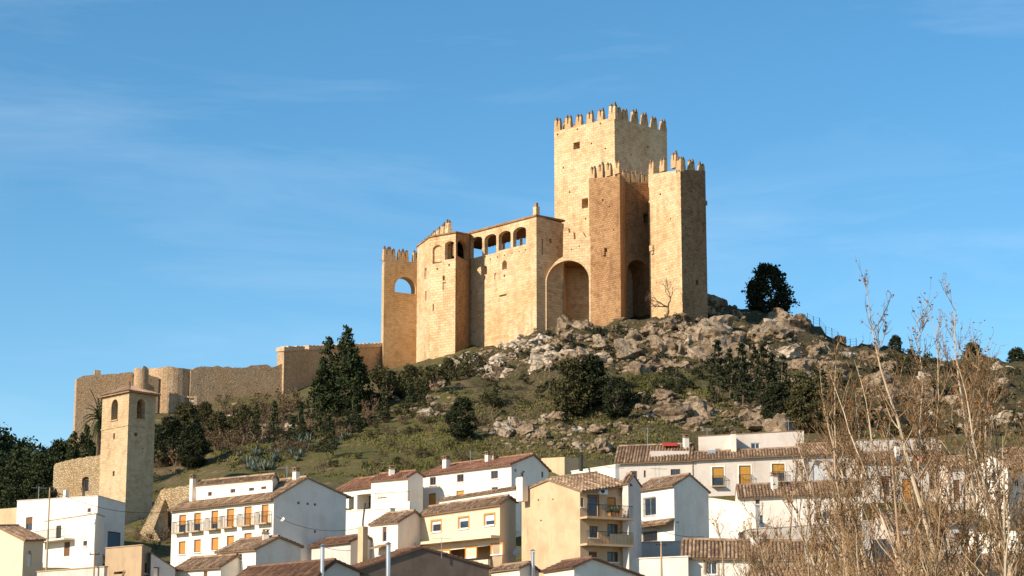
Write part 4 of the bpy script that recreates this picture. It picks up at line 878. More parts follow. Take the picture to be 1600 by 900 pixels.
# beige house with balconies
h = house('tall beige house with blank sunlit gable wall and two balconies', (815, 768, 170.5), (906, 767, 164), (981.5, 757.5, 166.3), 'beige', apex=(858, 750), apex_on='AB', over=.45, rake=.12,
     front=[('hole', (840, 780, 842.5, 782.5), {}), ('hole', (862.5, 779, 865, 781), {}), ('hole', (844, 812, 846.5, 814.5), {}), ('hole', (820, 890, 823, 894), {})],
     gable=[('door', (920, 776, 933.5, 806), dict(leaf='bluedoor', frame='wood', surround='wood')), ('blind', (949, 777, 962.5, 792), dict(blind='blind_o', closed=1)), ('win', (908, 778, 911.5, 792), {}), ('win', (921, 822, 934.5, 840), {}), ('win', (949, 818.5, 966, 839), {}), ('door', (920, 862, 933, 885), dict(leaf='wood')), ('win', (949, 862, 966, 878), {})])
r_ = h['root']; w = h['wg']
for py0, py1, full in ((811, 806, 0), (853, 849, 1)):
    u0, v0 = w.px(906, py0); u1, _ = w.px(979, py1); mb = MB(); mb.obox(w.pt(u0+.02, v0, 1.0), w.d*(u1-u0), -w.n*1.02, Vector((0, 0, .16))); bo = mb.build('balcony', M['beige'], r_)
    mb = MB()
    for k in range(34): mb.obox(w.pt(u0+.05+(u1-u0-.1)*k/33, v0+.15, .97), w.d*.02, -w.n*.02, Vector((0, 0, .95)))
    mb.obox(w.pt(u0+.04, v0+1.08, .975), w.d*(u1-u0-.08), -w.n*.035, Vector((0, 0, .04))); mb.build('railing', M['iron'], bo)
    if full: mb = MB(); um = (u0+u1)/2; mb.obox(w.pt(um, v0+.16, .96), w.d*(u1-um), -w.n*.1, Vector((0, 0, .8))); mb.build('parapet', M['beige'], bo)
u, v = w.px(940, 773); mb = MB(); mb.obox(w.pt(u-.4, v, .32), w.d*.8, -w.n*.3, Vector((0, 0, .55))); ac = mb.build('air_conditioner', M['whiteframe'], r_)
mb = MB(); n = 14; c = w.pt(u-.1, v+.28, .323); mb.face([c+w.d*.2*math.cos(2*math.pi*k/n)+Vector((0, 0, .2*math.sin(2*math.pi*k/n))) for k in range(n)]); mb.build('fan_grille', M['iron'], ac)
block(r_, (972, 756, 165.6), (981.5, 754.5, 165.2), (1001.5, 760, 171), h['ZB'], 'white_pink', apex=(989, 742), over=.25, rake=.1, wallname='end_wall')
chimney(r_, 816, 746, 768, 169.5, 14, cap=False, head=(.67, -.74)); flue(r_, 832.5, 864, 894, 161, 3); antenna(r_, 962, 728, 752, 168)
# plant pots and a table on the balconies
for px, py, D, s, lab in ((947, 803, 171.0, .22, 'terracotta pot with dark plant on the upper balcony beside the orange shutter'), (958, 802, 171.0, .26, 'larger potted plant on the upper balcony beside the orange shutter')):
    u, v = w.px(px, 808); p = w.pt(u, w.px(px, 811)[1]+.16, .6); rt = empty('potted_plant', p, lab, 'plant'); mb = MB(); mb.tube([p, p+Vector((0, 0, .3))], [.11, .16], 10); mb.build('pot', M['blind_o'], rt)
    mb = MB()
    for k in range(60): c = p+Vector((RH.gauss(0, s*.6), RH.gauss(0, s*.6), .3+abs(RH.gauss(0, s)))); a = Vector((RH.uniform(-1, 1), RH.uniform(-1, 1), RH.uniform(-1, 1))).normalized()*.09; b_ = a.cross(Vector((.3, .7, .2))).normalized()*.06; mb.face([c-a, c+b_, c+a, c-b_], RH.random())
    mb.build('leaves', M['pine'], rt)
# white house with gable to its right
h = house('white house with glazed balcony door and tile canopy beside the beige house', (992, 767, 186), (1053, 758, 181), (1107, 768, 185.5), 'white', apex=(1078, 742.5), roof='tile', over=.35, rake=.1,
     front=[('glassy', (1006, 777.5, 1025, 806), dict(frame='whiteframe', sill=False, grille=1)), ('glassy', (1004.5, 831, 1027, 846), dict(frame='wood', grille=1))], gable=[('hole', (1057, 815, 1061, 817), {})])
w = h['wf']; u0, v0 = w.px(1001, 818); u1, v1 = w.px(1053, 812); mb = MB(); tiled(mb, w.pt(u0, v1-.35, .95), w.pt(w.L+.0, v1-.35, .95), w.pt(w.L+.0, v1+.12, .01), w.pt(u0, v1+.12, .01), RH); mb.build('canopy', M['tile'], h['root'])['kind'] = 'stuff'
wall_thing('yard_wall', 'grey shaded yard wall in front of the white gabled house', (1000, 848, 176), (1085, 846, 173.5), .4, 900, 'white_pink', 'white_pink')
wall_thing('low_wall', 'low white wall below the grey yard wall', (985, 874, 166), (1075, 870, 165), .4, 920, 'white', 'white')
house('foreground white cottage with sagging dark tile rake below the beige house', (850, 893, 160), (897, 886, 155), (1002, 901, 158.5), 'white', apex=(926, 873), roof='tile_dark', over=.25)
# upper right row
wall_thing('boundary_wall', 'sunlit white boundary wall left of the long tiled house', (893, 737, 216), (962, 727, 208), .4, 775, 'white', 'white')
wall_thing('ochre_wall', 'plain ochre wall behind the white boundary wall', (846, 716, 222), (882, 714, 219), 2.5, 760, 'beige')
h = house('white house under broad weathered tile roof with two small windows', (962, 723, 214), (1080, 719, 213), None, 'white_pink', depth=9, rise=2.1, over=.4, front=[('win', (985, 736, 995.5, 748), {}), ('win', (1048, 733, 1063, 745), {}), ('win', (1006, 735, 1009, 746), dict(sill=False))])
r_ = h['root']; antenna(r_, 1012, 668, 704, 217); flue(r_, 908, 712, 730, 212, 3, 'iron')
mb = MB(); e = P(1036, 699, 216.3)+Vector((0, 0, .45)); mb.box8([e+Vector(v) for v in ((0, 0, -.3), (1.5, 0, -.3), (1.5, 1.3, .1), (0, 1.3, .1), (0, 0, -.2), (1.5, 0, -.2), (1.5, 1.3, .2), (0, 1.3, .2))]); mb.build('roof_sheet', M['red'], r_)
mb = MB(); e = P(1017, 716, 214.6); mb.obox(e, (3.9, 0, 0), (0, 1.4, 0), (0, 0, .75)); mb.build('roof_terrace', M['white_pink'], r_)
OB = dict(blind='blind', closed=.55, balcony=.08, surround='white', sill=False)
h = house('long white house with three ochre blinds and tiled lean-to roof', (1080, 718, 213), (1256, 710, 212), None, 'white_pink', depth=5, rise=.9, over=.4, rake=.05,
     front=[('blind', (1113, 730, 1131, 759), OB), ('blind', (1155, 727.5, 1173, 757), dict(OB, closed=.98)), ('blind', (1206.5, 724.5, 1226, 752), dict(OB, closed=.5)), ('win', (1270, 0, 1271, 1), {})][:3])
r_ = h['root']; block(r_, (1091, 682, 217), (1256, 673, 216), None, P(1170, 720, 217).z-2, 'white_pink', depth=5, flat_roof=True, coping='tile', wallname='penthouse_wall', front=[('win', (1173.5, 692, 1187, 703), dict(frame='whiteframe')), ('win', (1118, 701, 1126, 712), dict(frame='whiteframe'))])
mb = MB(); p = P(1147, 712, 214.6); mb.obox(p+Vector((-.25, 0, -1)), (.5, 0, 0), (0, 2.3, 0), (0, 0, 3.2)); mb.build('party_wall', M['white'], r_)
mb = MB(); p = P(1106, 713, 214.5); mb.obox(p+Vector((0, 0, -.5)), (.8, 0, 0), (0, .6, 0), (0, 0, 1.1)); mb.build('water_tank', M['metal'], r_)
for px in (1082, 1252): w = h['wf']; u, _ = w.px(px, 730); mb = MB(); mb.tube([w.pt(u, h['ZB'], .06), w.pt(u, w.px(px, 722)[1], .06)], .05, 6); mb.build('drainpipe', M['tan'], r_)
h = house('pinkish house with pale arched niche beside the ochre-blind house', (1256.5, 711, 212.2), (1346, 707, 213), None, 'white_pink', depth=6, rise=1.3, over=.35, rake=.05, front=[('door', (1270, 719, 1291, 757), dict(arch=1, leaf='whiteframe', frame='whiteframe', surround=None)), ('win', (1310, 724, 1322, 745), {})])
block(h['root'], (1312, 689, 219), (1470, 684, 219.5), None, P(1400, 720, 219).z-2, 'white_pink', depth=5, flat_roof=True, coping='tan', wallname='upper_wall')
h = house('white-pink house with brown shuttered doors behind the bare poplars', (1347, 722, 210.5), (1480, 720, 211), None, 'white_pink', depth=6, rise=1.2, front=[('door', (1378, 744, 1390, 775), dict(leaf='wood')), ('blind', (1410, 748, 1424, 786), dict(blind='blind_o', balcony=.2)), ('win', (1452, 745, 1464, 765), {})])
chimney(h['root'], 1402, 697, 716, 212, 6); antenna(h['root'], 1440, 672, 712, 213)
mb_ = []
for px, mt, lab in ((1401, 'bluedoor', 'dark blue cloth hung out on the roof line'), (1416, 'whiteframe', 'white cloth hung out on the roof line'), (1430, 'red', 'red cloth hung out on the roof line')):
    p = P(px, 722, 210.3); mb = MB(); n = 6; pts = []
    for j in range(4):
        for i in range(n): pts.append(p+Vector((i*.13, .06*math.sin(i*1.9+j), .62-j*.2)))
    mb.mesh(pts, [(j*n+i, j*n+i+1, (j+1)*n+i+1, (j+1)*n+i) for j in range(3) for i in range(n-1)]+[((j+1)*n+i, (j+1)*n+i+1, j*n+i+1, j*n+i) for j in range(0) for i in range(0)]); o = mb.build('laundry', M[mt]); tag(o, lab, 'laundry'); sm_ = o.modifiers.new('s', 'SOLIDIFY'); sm_.thickness = .01
house('narrow house with tiled eave and white dormer behind the bare poplars', (1480.5, 730, 209), (1533, 728, 209.5), None, 'white_pink', depth=5, rise=1.2, front=[('blind', (1490, 750, 1500, 785), dict(blind='wood')), ('win', (1512, 750, 1521, 764), {})])
house('white house with steep sunlit gable behind the bare poplars', (1517, 738, 209), (1574, 730, 204), (1608, 735, 207), 'white', apex=(1545, 707), apex_on='AB', front=[('win', (1549, 738, 1556, 752), {})], gable=[('win', (1585, 745, 1592, 760), {})])
house('brown-shuttered house at the end of the upper row', (1576, 718, 213.5), (1700, 712, 214), None, 'white_pink', depth=6, rise=1.3, front=[('blind', (1590, 725, 1602, 752), dict(blind='wood', balcony=.15)), ('blind', (1640, 725, 1652, 752), dict(blind='wood'))])
h = house('low white house with dark brown tile roof and tiny square windows', (1153, 777, 198.5), (1346, 769, 198), None, 'white', depth=4.5, rise=1.25, over=.35, rake=.05, front=[('win', (1180.5, 780.5, 1187, 787.5), dict(sill=False)), ('win', (1230, 776, 1237, 784), dict(sill=False)), ('win', (1283, 773.5, 1289.5, 781), dict(sill=False)), ('glassy', (1176, 805, 1192, 818), dict(frame='bluedoor')), ('glassy', (1285, 799, 1299, 811), dict(frame='bluedoor'))])
wall_thing('courtyard_wall', 'sunlit white courtyard wall left of the dark brown tile roof', (1106, 779, 200), (1180, 790, 193), .5, 860, 'white', 'white')
house('flat-roofed pinkish house with ledge below the tiny-window house', (1170, 827, 184), (1362, 814, 184.5), None, 'white_pink', depth=6, flat_roof=True, coping='white', front=[('win', (1191, 832, 1197, 846), {}), ('hole', (1266, 838, 1279, 860), dict(dep=.8)), ('win', (1318, 830, 1328, 848), {})])
house('small grey gabled shed behind the poplar twigs', (1272, 856, 178), (1297, 850, 175.5), (1338, 868, 178), 'tan', apex=(1314, 843), roof='tile_dark', over=.2)
house('white cottage with broad tile roof and framed window in foreground', (1066, 870, 166), (1255, 873, 165), None, 'white', depth=5.5, rise=1.45, over=.4, rake=.15, front=[('glassy', (1102, 875, 1121, 898), dict(frame='whiteframe', surround='tan'))])
house('foreground house showing only a tile roof below the poplars', (1185, 911, 150), (1430, 909, 150.5), None, 'white', depth=5, rise=1.3, over=.4)
house('pinkish house half hidden by the thickest poplar stems', (1385, 822, 188), (1520, 818, 189), None, 'white_pink', depth=6, rise=1.2, front=[('blind', (1405, 835, 1418, 862), dict(blind='wood')), ('win', (1450, 835, 1462, 850), {}), ('win', (1492, 833, 1503, 848), {})])
wall_thing('stone_wall', 'sunlit pale wall low behind the outermost poplar', (1508, 834, 183), (1680, 828, 176), .5, 960, 'white', 'white')
house('tan house below the poplars with brown tiles', (1450, 893, 160), (1660, 889, 161), None, 'beige', depth=5, rise=1.2, front=[('win', (1500, 897, 1512, 915), {})])

# ------------------------------------------------------------------ rocks
def rock_pts(seed, sub=2, crag=.55):
    bm = bmesh.new(); bmesh.ops.create_icosphere(bm, subdivisions=sub, radius=1); rnd = random.Random(seed); off = Vector((rnd.uniform(0, 50), rnd.uniform(0, 50), rnd.uniform(0, 50)))
    planes = [(Vector((rnd.gauss(0, 1), rnd.gauss(0, 1), rnd.gauss(0, .8))).normalized(), rnd.uniform(.52, .85)) for _ in range(9)]
    for v in bm.verts:
        p = v.co.copy()
        for n, d in planes:
            k = p.dot(n)
            if k > d: p -= n*(k-d)*.92
        p *= 1+crag*noise.noise(v.co*1.5+off)+crag*.45*noise.noise(v.co*4+off); v.co = p
    V = [v.co.copy() for v in bm.verts]; F = [tuple(v.index for v in f.verts) for f in bm.faces]; bm.free(); return V, F
RK = []
for k in range(10):
    V, F = rock_pts(100+k, 3); me = bpy.data.meshes.new('boulder'); me.from_pydata(V, [], F); me.materials.append(M['rock']); me.update(); RK.append(me)
RKP = []
for me in RK[:5]: c = me.copy(); c.materials[0] = M['rock_pale']; RKP.append(c)
rr = random.Random(77)
def scatter(poly, n):
    xs = [p[0] for p in poly]; ys = [p[1] for p in poly]; out = []
    while len(out) < n:
        x, y = rr.uniform(min(xs), max(xs)), rr.uniform(min(ys), max(ys)); ins = False; j = len(poly)-1
        for i in range(len(poly)):
            if (poly[i][1] > y) != (poly[j][1] > y) and x < (poly[j][0]-poly[i][0])*(y-poly[i][1])/(poly[j][1]-poly[i][1])+poly[i][0]: ins = not ins
            j = i
        if ins: out.append((x, y))
    return out
ZONES = [  # photo outline, count, size range, label, group
 ([(1085, 478), (1130, 470), (1200, 488), (1270, 515), (1345, 545), (1345, 600), (1180, 600), (1080, 560)], 70, (1.0, 2.9), 'pale limestone boulder on the bare crag between corner tower and poplars', 'boulders on the crag'),
 ([(845, 520), (925, 502), (1010, 505), (1080, 490), (1080, 580), (960, 580), (860, 570)], 58, (.6, 2.4), 'pale limestone boulder heaped right below the keep', 'boulders below the keep'),
 ([(700, 575), (760, 545), (840, 522), (895, 540), (890, 575), (770, 585), (705, 585)], 40, (.8, 2.0), 'whitish boulder below the gallery wing', 'boulders below the gallery wing'),
 ([(960, 605), (1120, 620), (1240, 640), (1240, 680), (1080, 672), (980, 650)], 30, (.6, 2.3), 'rounded grey boulder on the lower slope above the tiled houses', 'boulders on the lower slope'),
 ([(740, 660), (850, 650), (1000, 672), (960, 712), (800, 705)], 28, (.5, 1.7), 'boulder lying in the grass above the long red-roofed house', 'boulders in the grass'),
 ([(590, 590), (700, 600), (740, 660), (640, 660)], 12, (.4, 1.1), 'small boulder among young trees below the polygonal tower', 'boulders among young trees'),
 ([(300, 640), (420, 630), (480, 660), (420, 700), (310, 680)], 10, (.5, 1.4), 'boulder by the foot of the curtain wall', 'boulders by the curtain wall'),
 ([(1340, 548), (1600, 580), (1600, 680), (1340, 660)], 36, (.9, 2.4), 'pale boulder on the slope behind the bare poplars', 'boulders behind the poplars')]
for poly, n, (s0, s1), lab, grp in ZONES:
    for x, y in scatter(poly, n):
        p = on_ground(x, y); s = s0+(s1-s0)*rr.random()**2.2
        o = bpy.data.objects.new('boulder', rr.choice(RKP if 'whitish' in lab or rr.random() < .12 else RK)); COL.objects.link(o); o.location = p+Vector((0, 0, s*.12)); o.scale = (s*rr.uniform(.8, 1.3), s*rr.uniform(.8, 1.2), s*rr.uniform(.6, 1.0)); o.rotation_euler = (rr.uniform(-.4, .4), rr.uniform(-.4, .4), rr.uniform(0, 6.3)); tag(o, lab, 'boulder', grp)
mb = MB(); small = [rock_pts(300+k, 1) for k in range(6)]
for poly, n, s_, lab, grp in ZONES:
    for x, y in scatter(poly, int(n*10)):
        p = on_ground(x, y); s = rr.uniform(.12, .6)**1.2; V, F = rr.choice(small); a = rr.uniform(0, 6.3); ca, sa = math.cos(a), math.sin(a)
        mb.mesh([p+Vector((s*(v.x*ca-v.y*sa)*1.2, s*(v.x*sa+v.y*ca), s*.75*v.z+.05)) for v in V], F)
o = mb.build('loose_rocks', M['rock'], kind='stuff'); o['label'] = 'loose small rocks littering the hillside'

# ------------------------------------------------------------------ plants
def leaf_tri(mb, c, s, rnd, r):
    a = Vector((rnd.gauss(0, 1), rnd.gauss(0, 1), rnd.gauss(0, 1))).normalized(); b = a.cross(Vector((rnd.gauss(0, 1), rnd.gauss(0, 1), rnd.gauss(0, 1)))).normalized()
    mb.face([c-a*s, c+b*s*.6, c+a*s, c-b*s*.6], r)
def clump(mb, c, rad, n, s, rnd, sq=.8, tone=None):
    t = rnd.uniform(.15, .8) if tone is None else tone
    for _ in range(n):
        d = Vector((rnd.gauss(0, 1), rnd.gauss(0, 1), rnd.gauss(0, 1))).normalized()*rad*rnd.uniform(.35, 1.05); d.z *= sq
        leaf_tri(mb, c+d, s*rnd.uniform(.6, 1.3), rnd, clamp(t+rnd.uniform(-.25, .25)))
def limb(mb, a, b, r0, r1, rnd, n=4, sides=5, wob=.08):
    a, b = Vector(a), Vector(b); L_ = (b-a).length; pts = [a.lerp(b, k/n)+(Vector((rnd.uniform(-1, 1), rnd.uniform(-1, 1), rnd.uniform(-1, 1)))*wob*L_ if 0 < k < n else Vector()) for k in range(n+1)]
    mb.tube(pts, [r0+(r1-r0)*k/n for k in range(n+1)], sides, rnd.random()); return pts
def proto(kind, seed):
    rnd = random.Random(seed); tr, cr = MB(), MB()
    if kind == 'pine':            # tall old pine/cypress mass, several tops, 12 m
        tops = [((0.6, 0, 0), 12.2, 2.9), ((-1.9, .4, 0), 10.6, 2.0), ((2.4, -.3, 0), 7.6, 2.5), ((-2.6, -.6, 0), 6.4, 2.2), ((1.2, -1.2, 0), 8.6, 2.6)]
        for (x, y, z), h_, w_ in tops:
            limb(tr, (x*.4, y*.4, -.5), (x, y, h_*.95), .28, .04, rnd)
            k = .8
            while k < h_:
                f = k/h_; rad = w_*(1-f)**.75*(.75+.5*rnd.random())+.25; nb = 6 if f < .8 else 4
                for _ in range(nb):
                    a = rnd.uniform(0, 6.3); q = Vector((x+math.cos(a)*rad*.75, y+math.sin(a)*rad*.75, k+rnd.uniform(-.3, .5)))
                    if rnd.random() < .5: limb(tr, (x, y, k-.3), q, .06, .02, rnd, 2, 4)
                    clump(cr, q, .35+rad*.22, 34, .2, rnd, .8)
                k += .55
        mt = 'pine'
    elif kind == 'conifer':       # slim young conifer, 5 m
        limb(tr, (0, 0, -.3), (0, 0, 4.9), .09, .02, rnd); k = .9
        while k < 4.9:
            rad = 1.05*(1-k/5.2)+.12
            for _ in range(5):
                a = rnd.uniform(0, 6.3); q = Vector((math.cos(a)*rad*.7, math.sin(a)*rad*.7, k+rnd.uniform(-.15, .15))); limb(tr, (0, 0, k+.1), q, .025, .01, rnd, 2, 3); clump(cr, q, .18+rad*.22, 15, .13, rnd, .6)
            k += .33
        mt = 'pine'
    elif kind == 'round':         # dense round evergreen, 8 m
        for j in range(5): a = j*1.25; limb(tr, (0, 0, -.5 if j == 0 else 1.2), (math.cos(a)*1.8, math.sin(a)*1.8, 4.8), .28, .07, rnd)
        for _ in range(210):
            a = rnd.uniform(0, 6.3); z = rnd.uniform(.5, 8); rad = 3.1*math.sin(math.pi*min(1, (z+.9)/9.4))**.7*rnd.uniform(.45, 1.0)*(1 if z < 5 else .9); clump(cr, Vector((math.cos(a)*rad, math.sin(a)*rad, z)), rnd.uniform(.5, .9), 42, .2, rnd)
        mt = 'oak'
    elif kind == 'olive':         # open small tree, 4.5 m
        limb(tr, (0, 0, -.3), (.1, 0, 1.5), .13, .1, rnd)
        for j in range(7):
            a = j*.9+rnd.random(); q = Vector((math.cos(a)*1.3, math.sin(a)*1.3, rnd.uniform(2.3, 4.1))); limb(tr, (.1, 0, 1.4), q, .07, .02, rnd)
            for _ in range(11): clump(cr, q+Vector((rnd.gauss(0, .55), rnd.gauss(0, .5), rnd.gauss(0, .4))), rnd.uniform(.3, .5), 22, .14, rnd)
        mt = 'olive'
    elif kind == 'shrub':         # low bush 1.6 m
        for j in range(5): a = j*1.3; limb(tr, (0, 0, -.2), (math.cos(a)*.7, math.sin(a)*.7, 1.1), .04, .015, rnd, 3, 4)
        for _ in range(20): a = rnd.uniform(0, 6.3); q = rnd.uniform(0, 1)**.6; clump(cr, Vector((math.cos(a)*q*1.1, math.sin(a)*q*1.1, rnd.uniform(.2, 1.5-.6*q))), rnd.uniform(.25, .42), 22, .12, rnd)
        mt = 'olive'
    elif kind == 'scrub':
        for j in range(26): a = rnd.uniform(0, 6.3); l = rnd.uniform(.6, 1.5); limb(tr, (rnd.gauss(0, .2), rnd.gauss(0, .2), -.1), (math.cos(a)*.8, math.sin(a)*.8, l), .018, .008, rnd, 3, 3)
        for _ in range(12): a = rnd.uniform(0, 6.3); clump(cr, Vector((math.cos(a)*.7, math.sin(a)*.7, rnd.uniform(.3, 1.2))), .35, 16, .09, rnd)
        mt = 'scrub'
    elif kind == 'agave':
        for j in range(26):
            a = rnd.uniform(0, 6.3); e = rnd.uniform(.25, 1.35); l = rnd.uniform(.7, 1.2); d = Vector((math.cos(a)*math.cos(e), math.sin(a)*math.cos(e), math.sin(e))); s = Vector((-math.sin(a), math.cos(a), 0))*.09
            m_ = d*l*.5; t_ = rnd.random(); cr.face([s*.6, m_+s, m_-s, -s*.6], t_); cr.face([m_+s, d*l+Vector((0, 0, .05)), m_-s], t_)
        limb(tr, (0, 0, -.1), (0, 0, .25), .14, .08, rnd, 2, 6); mt = 'agave'
    elif kind == 'bare':          # leafless crooked tree 5 m
        def grow(p, d, l, r_, lev):
            q = p+d*l; limb(tr, p, q, r_, r_*.6, rnd, 3, 5 if lev < 2 else 3, .06)
            if lev < 5:
                for _ in range(rnd.choice((2, 3, 3))):
                    nd = (d+Vector((rnd.gauss(0, .62), rnd.gauss(0, .62), rnd.gauss(.12, .42)))).normalized(); grow(q, nd, l*rnd.uniform(.62, .84), r_*.62, lev+1)
        grow(Vector((0, 0, -.3)), Vector((.12, 0, 1)).normalized(), 1.5, .17, 0); mt = 'scrub'
        for _ in range(60): leaf_tri(cr, Vector((rnd.gauss(0, 1), rnd.gauss(0, 1), rnd.uniform(2.5, 4.5))), .03, rnd, rnd.random())
    elif kind == 'palm':
        limb(tr, (0, 0, -.5), (.2, 0, 4.6), .26, .2, rnd, 5, 8, .01)
        for j in range(34):
            a = rnd.uniform(0, 6.3); e = rnd.uniform(-.6, 1.3); l = rnd.uniform(1.6, 2.3); prev = Vector((.2, 0, 4.6)); d = Vector((math.cos(a)*math.cos(e), math.sin(a)*math.cos(e), math.sin(e))); t_ = rnd.random()
            for k in range(8):
                d = (d+Vector((0, 0, -.13))).normalized(); q = prev+d*l/8; s = d.cross(Vector((0, 0, 1))).normalized()
                for sg in (-1, 1): cr.face([prev, q, q+s*sg*.38*(1-k/11)+d*.2-Vector((0, 0, .08))], t_)
                prev = q
        mt = 'pine'
    return tr.data('trunk', M['bark']), cr.data('crown', M[mt])
PROTO = {}
def plant(kind, name, p, s, label, cat, group=None, var=0, sz=None, rz=None, mat=None):
    key = (kind, var)
    if key not in PROTO: PROTO[key] = proto(kind, 500+var*17+len(kind))
    tm, cm = PROTO[key]; o = empty(name, p, label, cat, group); o.scale = (s, s, sz or s); o.rotation_euler = (0, 0, rr.uniform(0, 6.3) if rz is None else rz)
    for nm, me in (('trunk', tm), ('crown', cm)):
        if mat and nm == 'crown':
            k2 = (me.name, mat)
            if k2 not in PROTO: c = me.copy(); c.materials[0] = M[mat]; PROTO[k2] = c
            me = PROTO[k2]
        c = bpy.data.objects.new(nm, me); COL.objects.link(c); c.parent = o
    return o
g = on_ground
plant('pine', 'pine_tree', g(533, 645), .98, 'tall dark pine with twin tops in front of the curtain wall', 'tree', rz=0)
p = P(1203, 497, 331); plant('round', 'evergreen_tree', Vector((p.x, p.y, p.z-2.0)), 1.3, 'dense near-black evergreen standing alone on the hill crest', 'tree', rz=1)
p = P(1400, 548, 334); plant('round', 'evergreen_tree', Vector((p.x, p.y, p.z-1)), .42, 'small dark evergreen on the crest behind the poplars', 'tree', var=1)
for px, py, s, lab in ((1520, 575, .62, 'wide dark evergreen on the skyline among poplar tops'), (1590, 590, .7, 'dark evergreen at the end of the skyline behind poplars')):
    p = P(px, py, 336); plant('round', 'evergreen_tree', Vector((p.x, p.y, p.z-1)), s, lab, 'tree', var=1)
# bare tree by the corner tower, dead tree below the gallery
p = P(1042, 500, 302.5); p.z = zt(p.x, p.y)-.2; plant('bare', 'bare_tree', p, 1.25, 'leafless crooked tree growing against the corner tower', 'tree', rz=.3)
plant('bare', 'bare_tree', g(860, 580), .8, 'leafless tree on pale rocks below the great arch', 'tree', var=1)
plant('bare', 'bare_tree', g(775, 620), .95, 'leafless forked tree on the grass below the gallery wing', 'tree', var=2)
for k, (x, y, s) in enumerate(((428, 690, .95), (500, 690, 1.15), (470, 690, .85), (400, 680, .75), (600, 660, .9), (555, 665, .85), (640, 640, .8), (515, 718, 1.0), (455, 705, .8), (660, 640, .7), (775, 640, .8))):
    plant('conifer', 'young_conifer', g(x, y), s*1.05, 'slim young conifer planted on the grassy slope', 'tree', 'young conifers on the slope', var=k % 3)
for k, (x, y, s, lab) in enumerate(((605, 640, 1.25, 'small olive-green tree right below the outer tower'), (380, 700, 1.1, 'small olive tree with slim trunk on the slope below the curtain wall'), (680, 620, 1.0, 'olive-green tree below the polygonal tower'), (770, 655, .8, 'little open-crowned tree above the grass'),
    (1270, 665, 1.5, 'green-yellow tree at the foot of the crag above the tiled roofs'))):
    plant('olive', 'olive_tree', g(x, y), s, lab, 'tree', var=k % 3, mat=None)
for k, (x, y, s) in enumerate(((1160, 640, 1.6), (1195, 645, 1.5), (1225, 650, 1.4), (1122, 630, 1.5), (1180, 622, 1.3), (1140, 618, 1.2), (1208, 630, 1.4))):
    plant('conifer', 'dark_conifer', g(x, y), s, 'dark shaggy conifer in the hollow below the crag', 'tree', 'conifers below the crag', var=k % 3, mat='oak')
for k, (x, y, s) in enumerate(((265, 730, .78), (245, 720, .62), (300, 735, .7), (340, 700, .6), (290, 700, .72), (320, 670, .5))):
    plant('round', 'evergreen_bush', g(x, y, 226), s*.95, 'big dark evergreen bush crowding the slope behind the bell tower', 'bush', 'dark bushes behind the bell tower', var=k % 2, mat='oak' if k < 3 else 'olive')
p = P(152, 680, 247); plant('palm', 'palm_tree', Vector((p.x, p.y, zt(p.x, p.y))), 1.0, 'palm with drooping fronds half hidden by the bell tower', 'palm', sz=max(1., (P(152, 655, 247).z-zt(p.x, p.y))/4.6))
for k, (x, y, D, s) in enumerate(((130, 700, 262, 1.0), (95, 715, 265, .95), (65, 735, 258, .95), (35, 745, 262, .9), (10, 755, 255, 1.0), (50, 775, 240, .8), (100, 760, 244, .85), (20, 790, 232, .8), (-15, 740, 265, 1.0), (145, 740, 246, .8), (75, 790, 232, .6))):
    q = P(x, y-18, D); zg_ = zt(q.x, q.y); hh = max(4.5, P(x, y-38, D).z-zg_)
    plant('round' if k % 3 else 'pine', 'pine_tree', Vector((q.x, q.y, zg_)), hh/9.5 if k % 3 else hh/12.5, 'dark green pine in the grove beyond the ruined stone wall', 'tree', 'pine grove', var=k % 2, mat='pine')
for x, y, s_, mt, lab in ((722, 690, .62, 'oak', 'dark low tree casting shade on the grass above the red roofs'), (893, 648, .85, 'olive', 'broad dark olive-green tree on the rocks below the great arch'), (925, 645, .8, 'oak', 'near-black bushy tree leaning on the rocks below the keep'), (965, 655, .6, 'oak', 'low black-green bush under the rock ledge below the keep'), (1262, 675, .72, 'olive', 'bushy yellow-green tree just above the upper tiled roofs'), (1215, 662, .6, 'oak', 'dark bush between crag and upper tiled roofs'), (1150, 610, .5, 'oak', 'dark bush in the hollow of the crag')):
    plant('round', 'bushy_tree', g(x, y), s_, lab, 'tree', var=2, mat=mt)
# shrubs, scrub and agaves that can be told apart
def sow(kind, name, lab, cat, grp, poly, n, s0, s1, mat=None):
    for k, (x, y) in enumerate(scatter(poly, n)): plant(kind, name, g(x, y), rr.uniform(s0, s1), lab, cat, grp, var=k % 3, mat=mat)
sow('shrub', 'shrub', 'dark green shrub wedged among the boulders', 'shrub', 'shrubs among the boulders', [(720, 560), (840, 530), (1080, 500), (1250, 520), (1300, 600), (1100, 640), (760, 610)], 60, .6, 1.35, 'oak')
sow('shrub', 'shrub', 'olive-green shrub at the foot of the castle walls', 'shrub', 'shrubs at the castle foot', [(590, 590), (650, 590), (720, 570), (760, 555), (760, 580), (640, 620)], 22, .7, 1.3)
sow('scrub', 'dry_bush', 'dry brown bush on the slope below the curtain wall', 'bush', 'dry bushes on the slope', [(300, 650), (440, 640), (600, 620), (600, 670), (430, 720), (300, 730)], 46, .8, 1.5)
sow('shrub', 'shrub', 'low green shrub scattered on the grassy slope', 'shrub', 'shrubs on the grass', [(380, 680), (700, 640), (760, 690), (700, 730), (480, 745)], 36, .4, .8)
sow('agave', 'agave', 'grey-green agave rosette on the slope', 'agave', 'agaves on the slope', [(370, 715), (470, 690), (600, 680), (680, 660), (560, 690), (400, 742)], 42, .7, 1.2)
sow('shrub', 'shrub', 'dark shrub on the slope behind the poplars', 'shrub', 'shrubs behind the poplars', [(1300, 545), (1600, 590), (1600, 690), (1300, 680)], 50, .7, 1.6, 'oak')
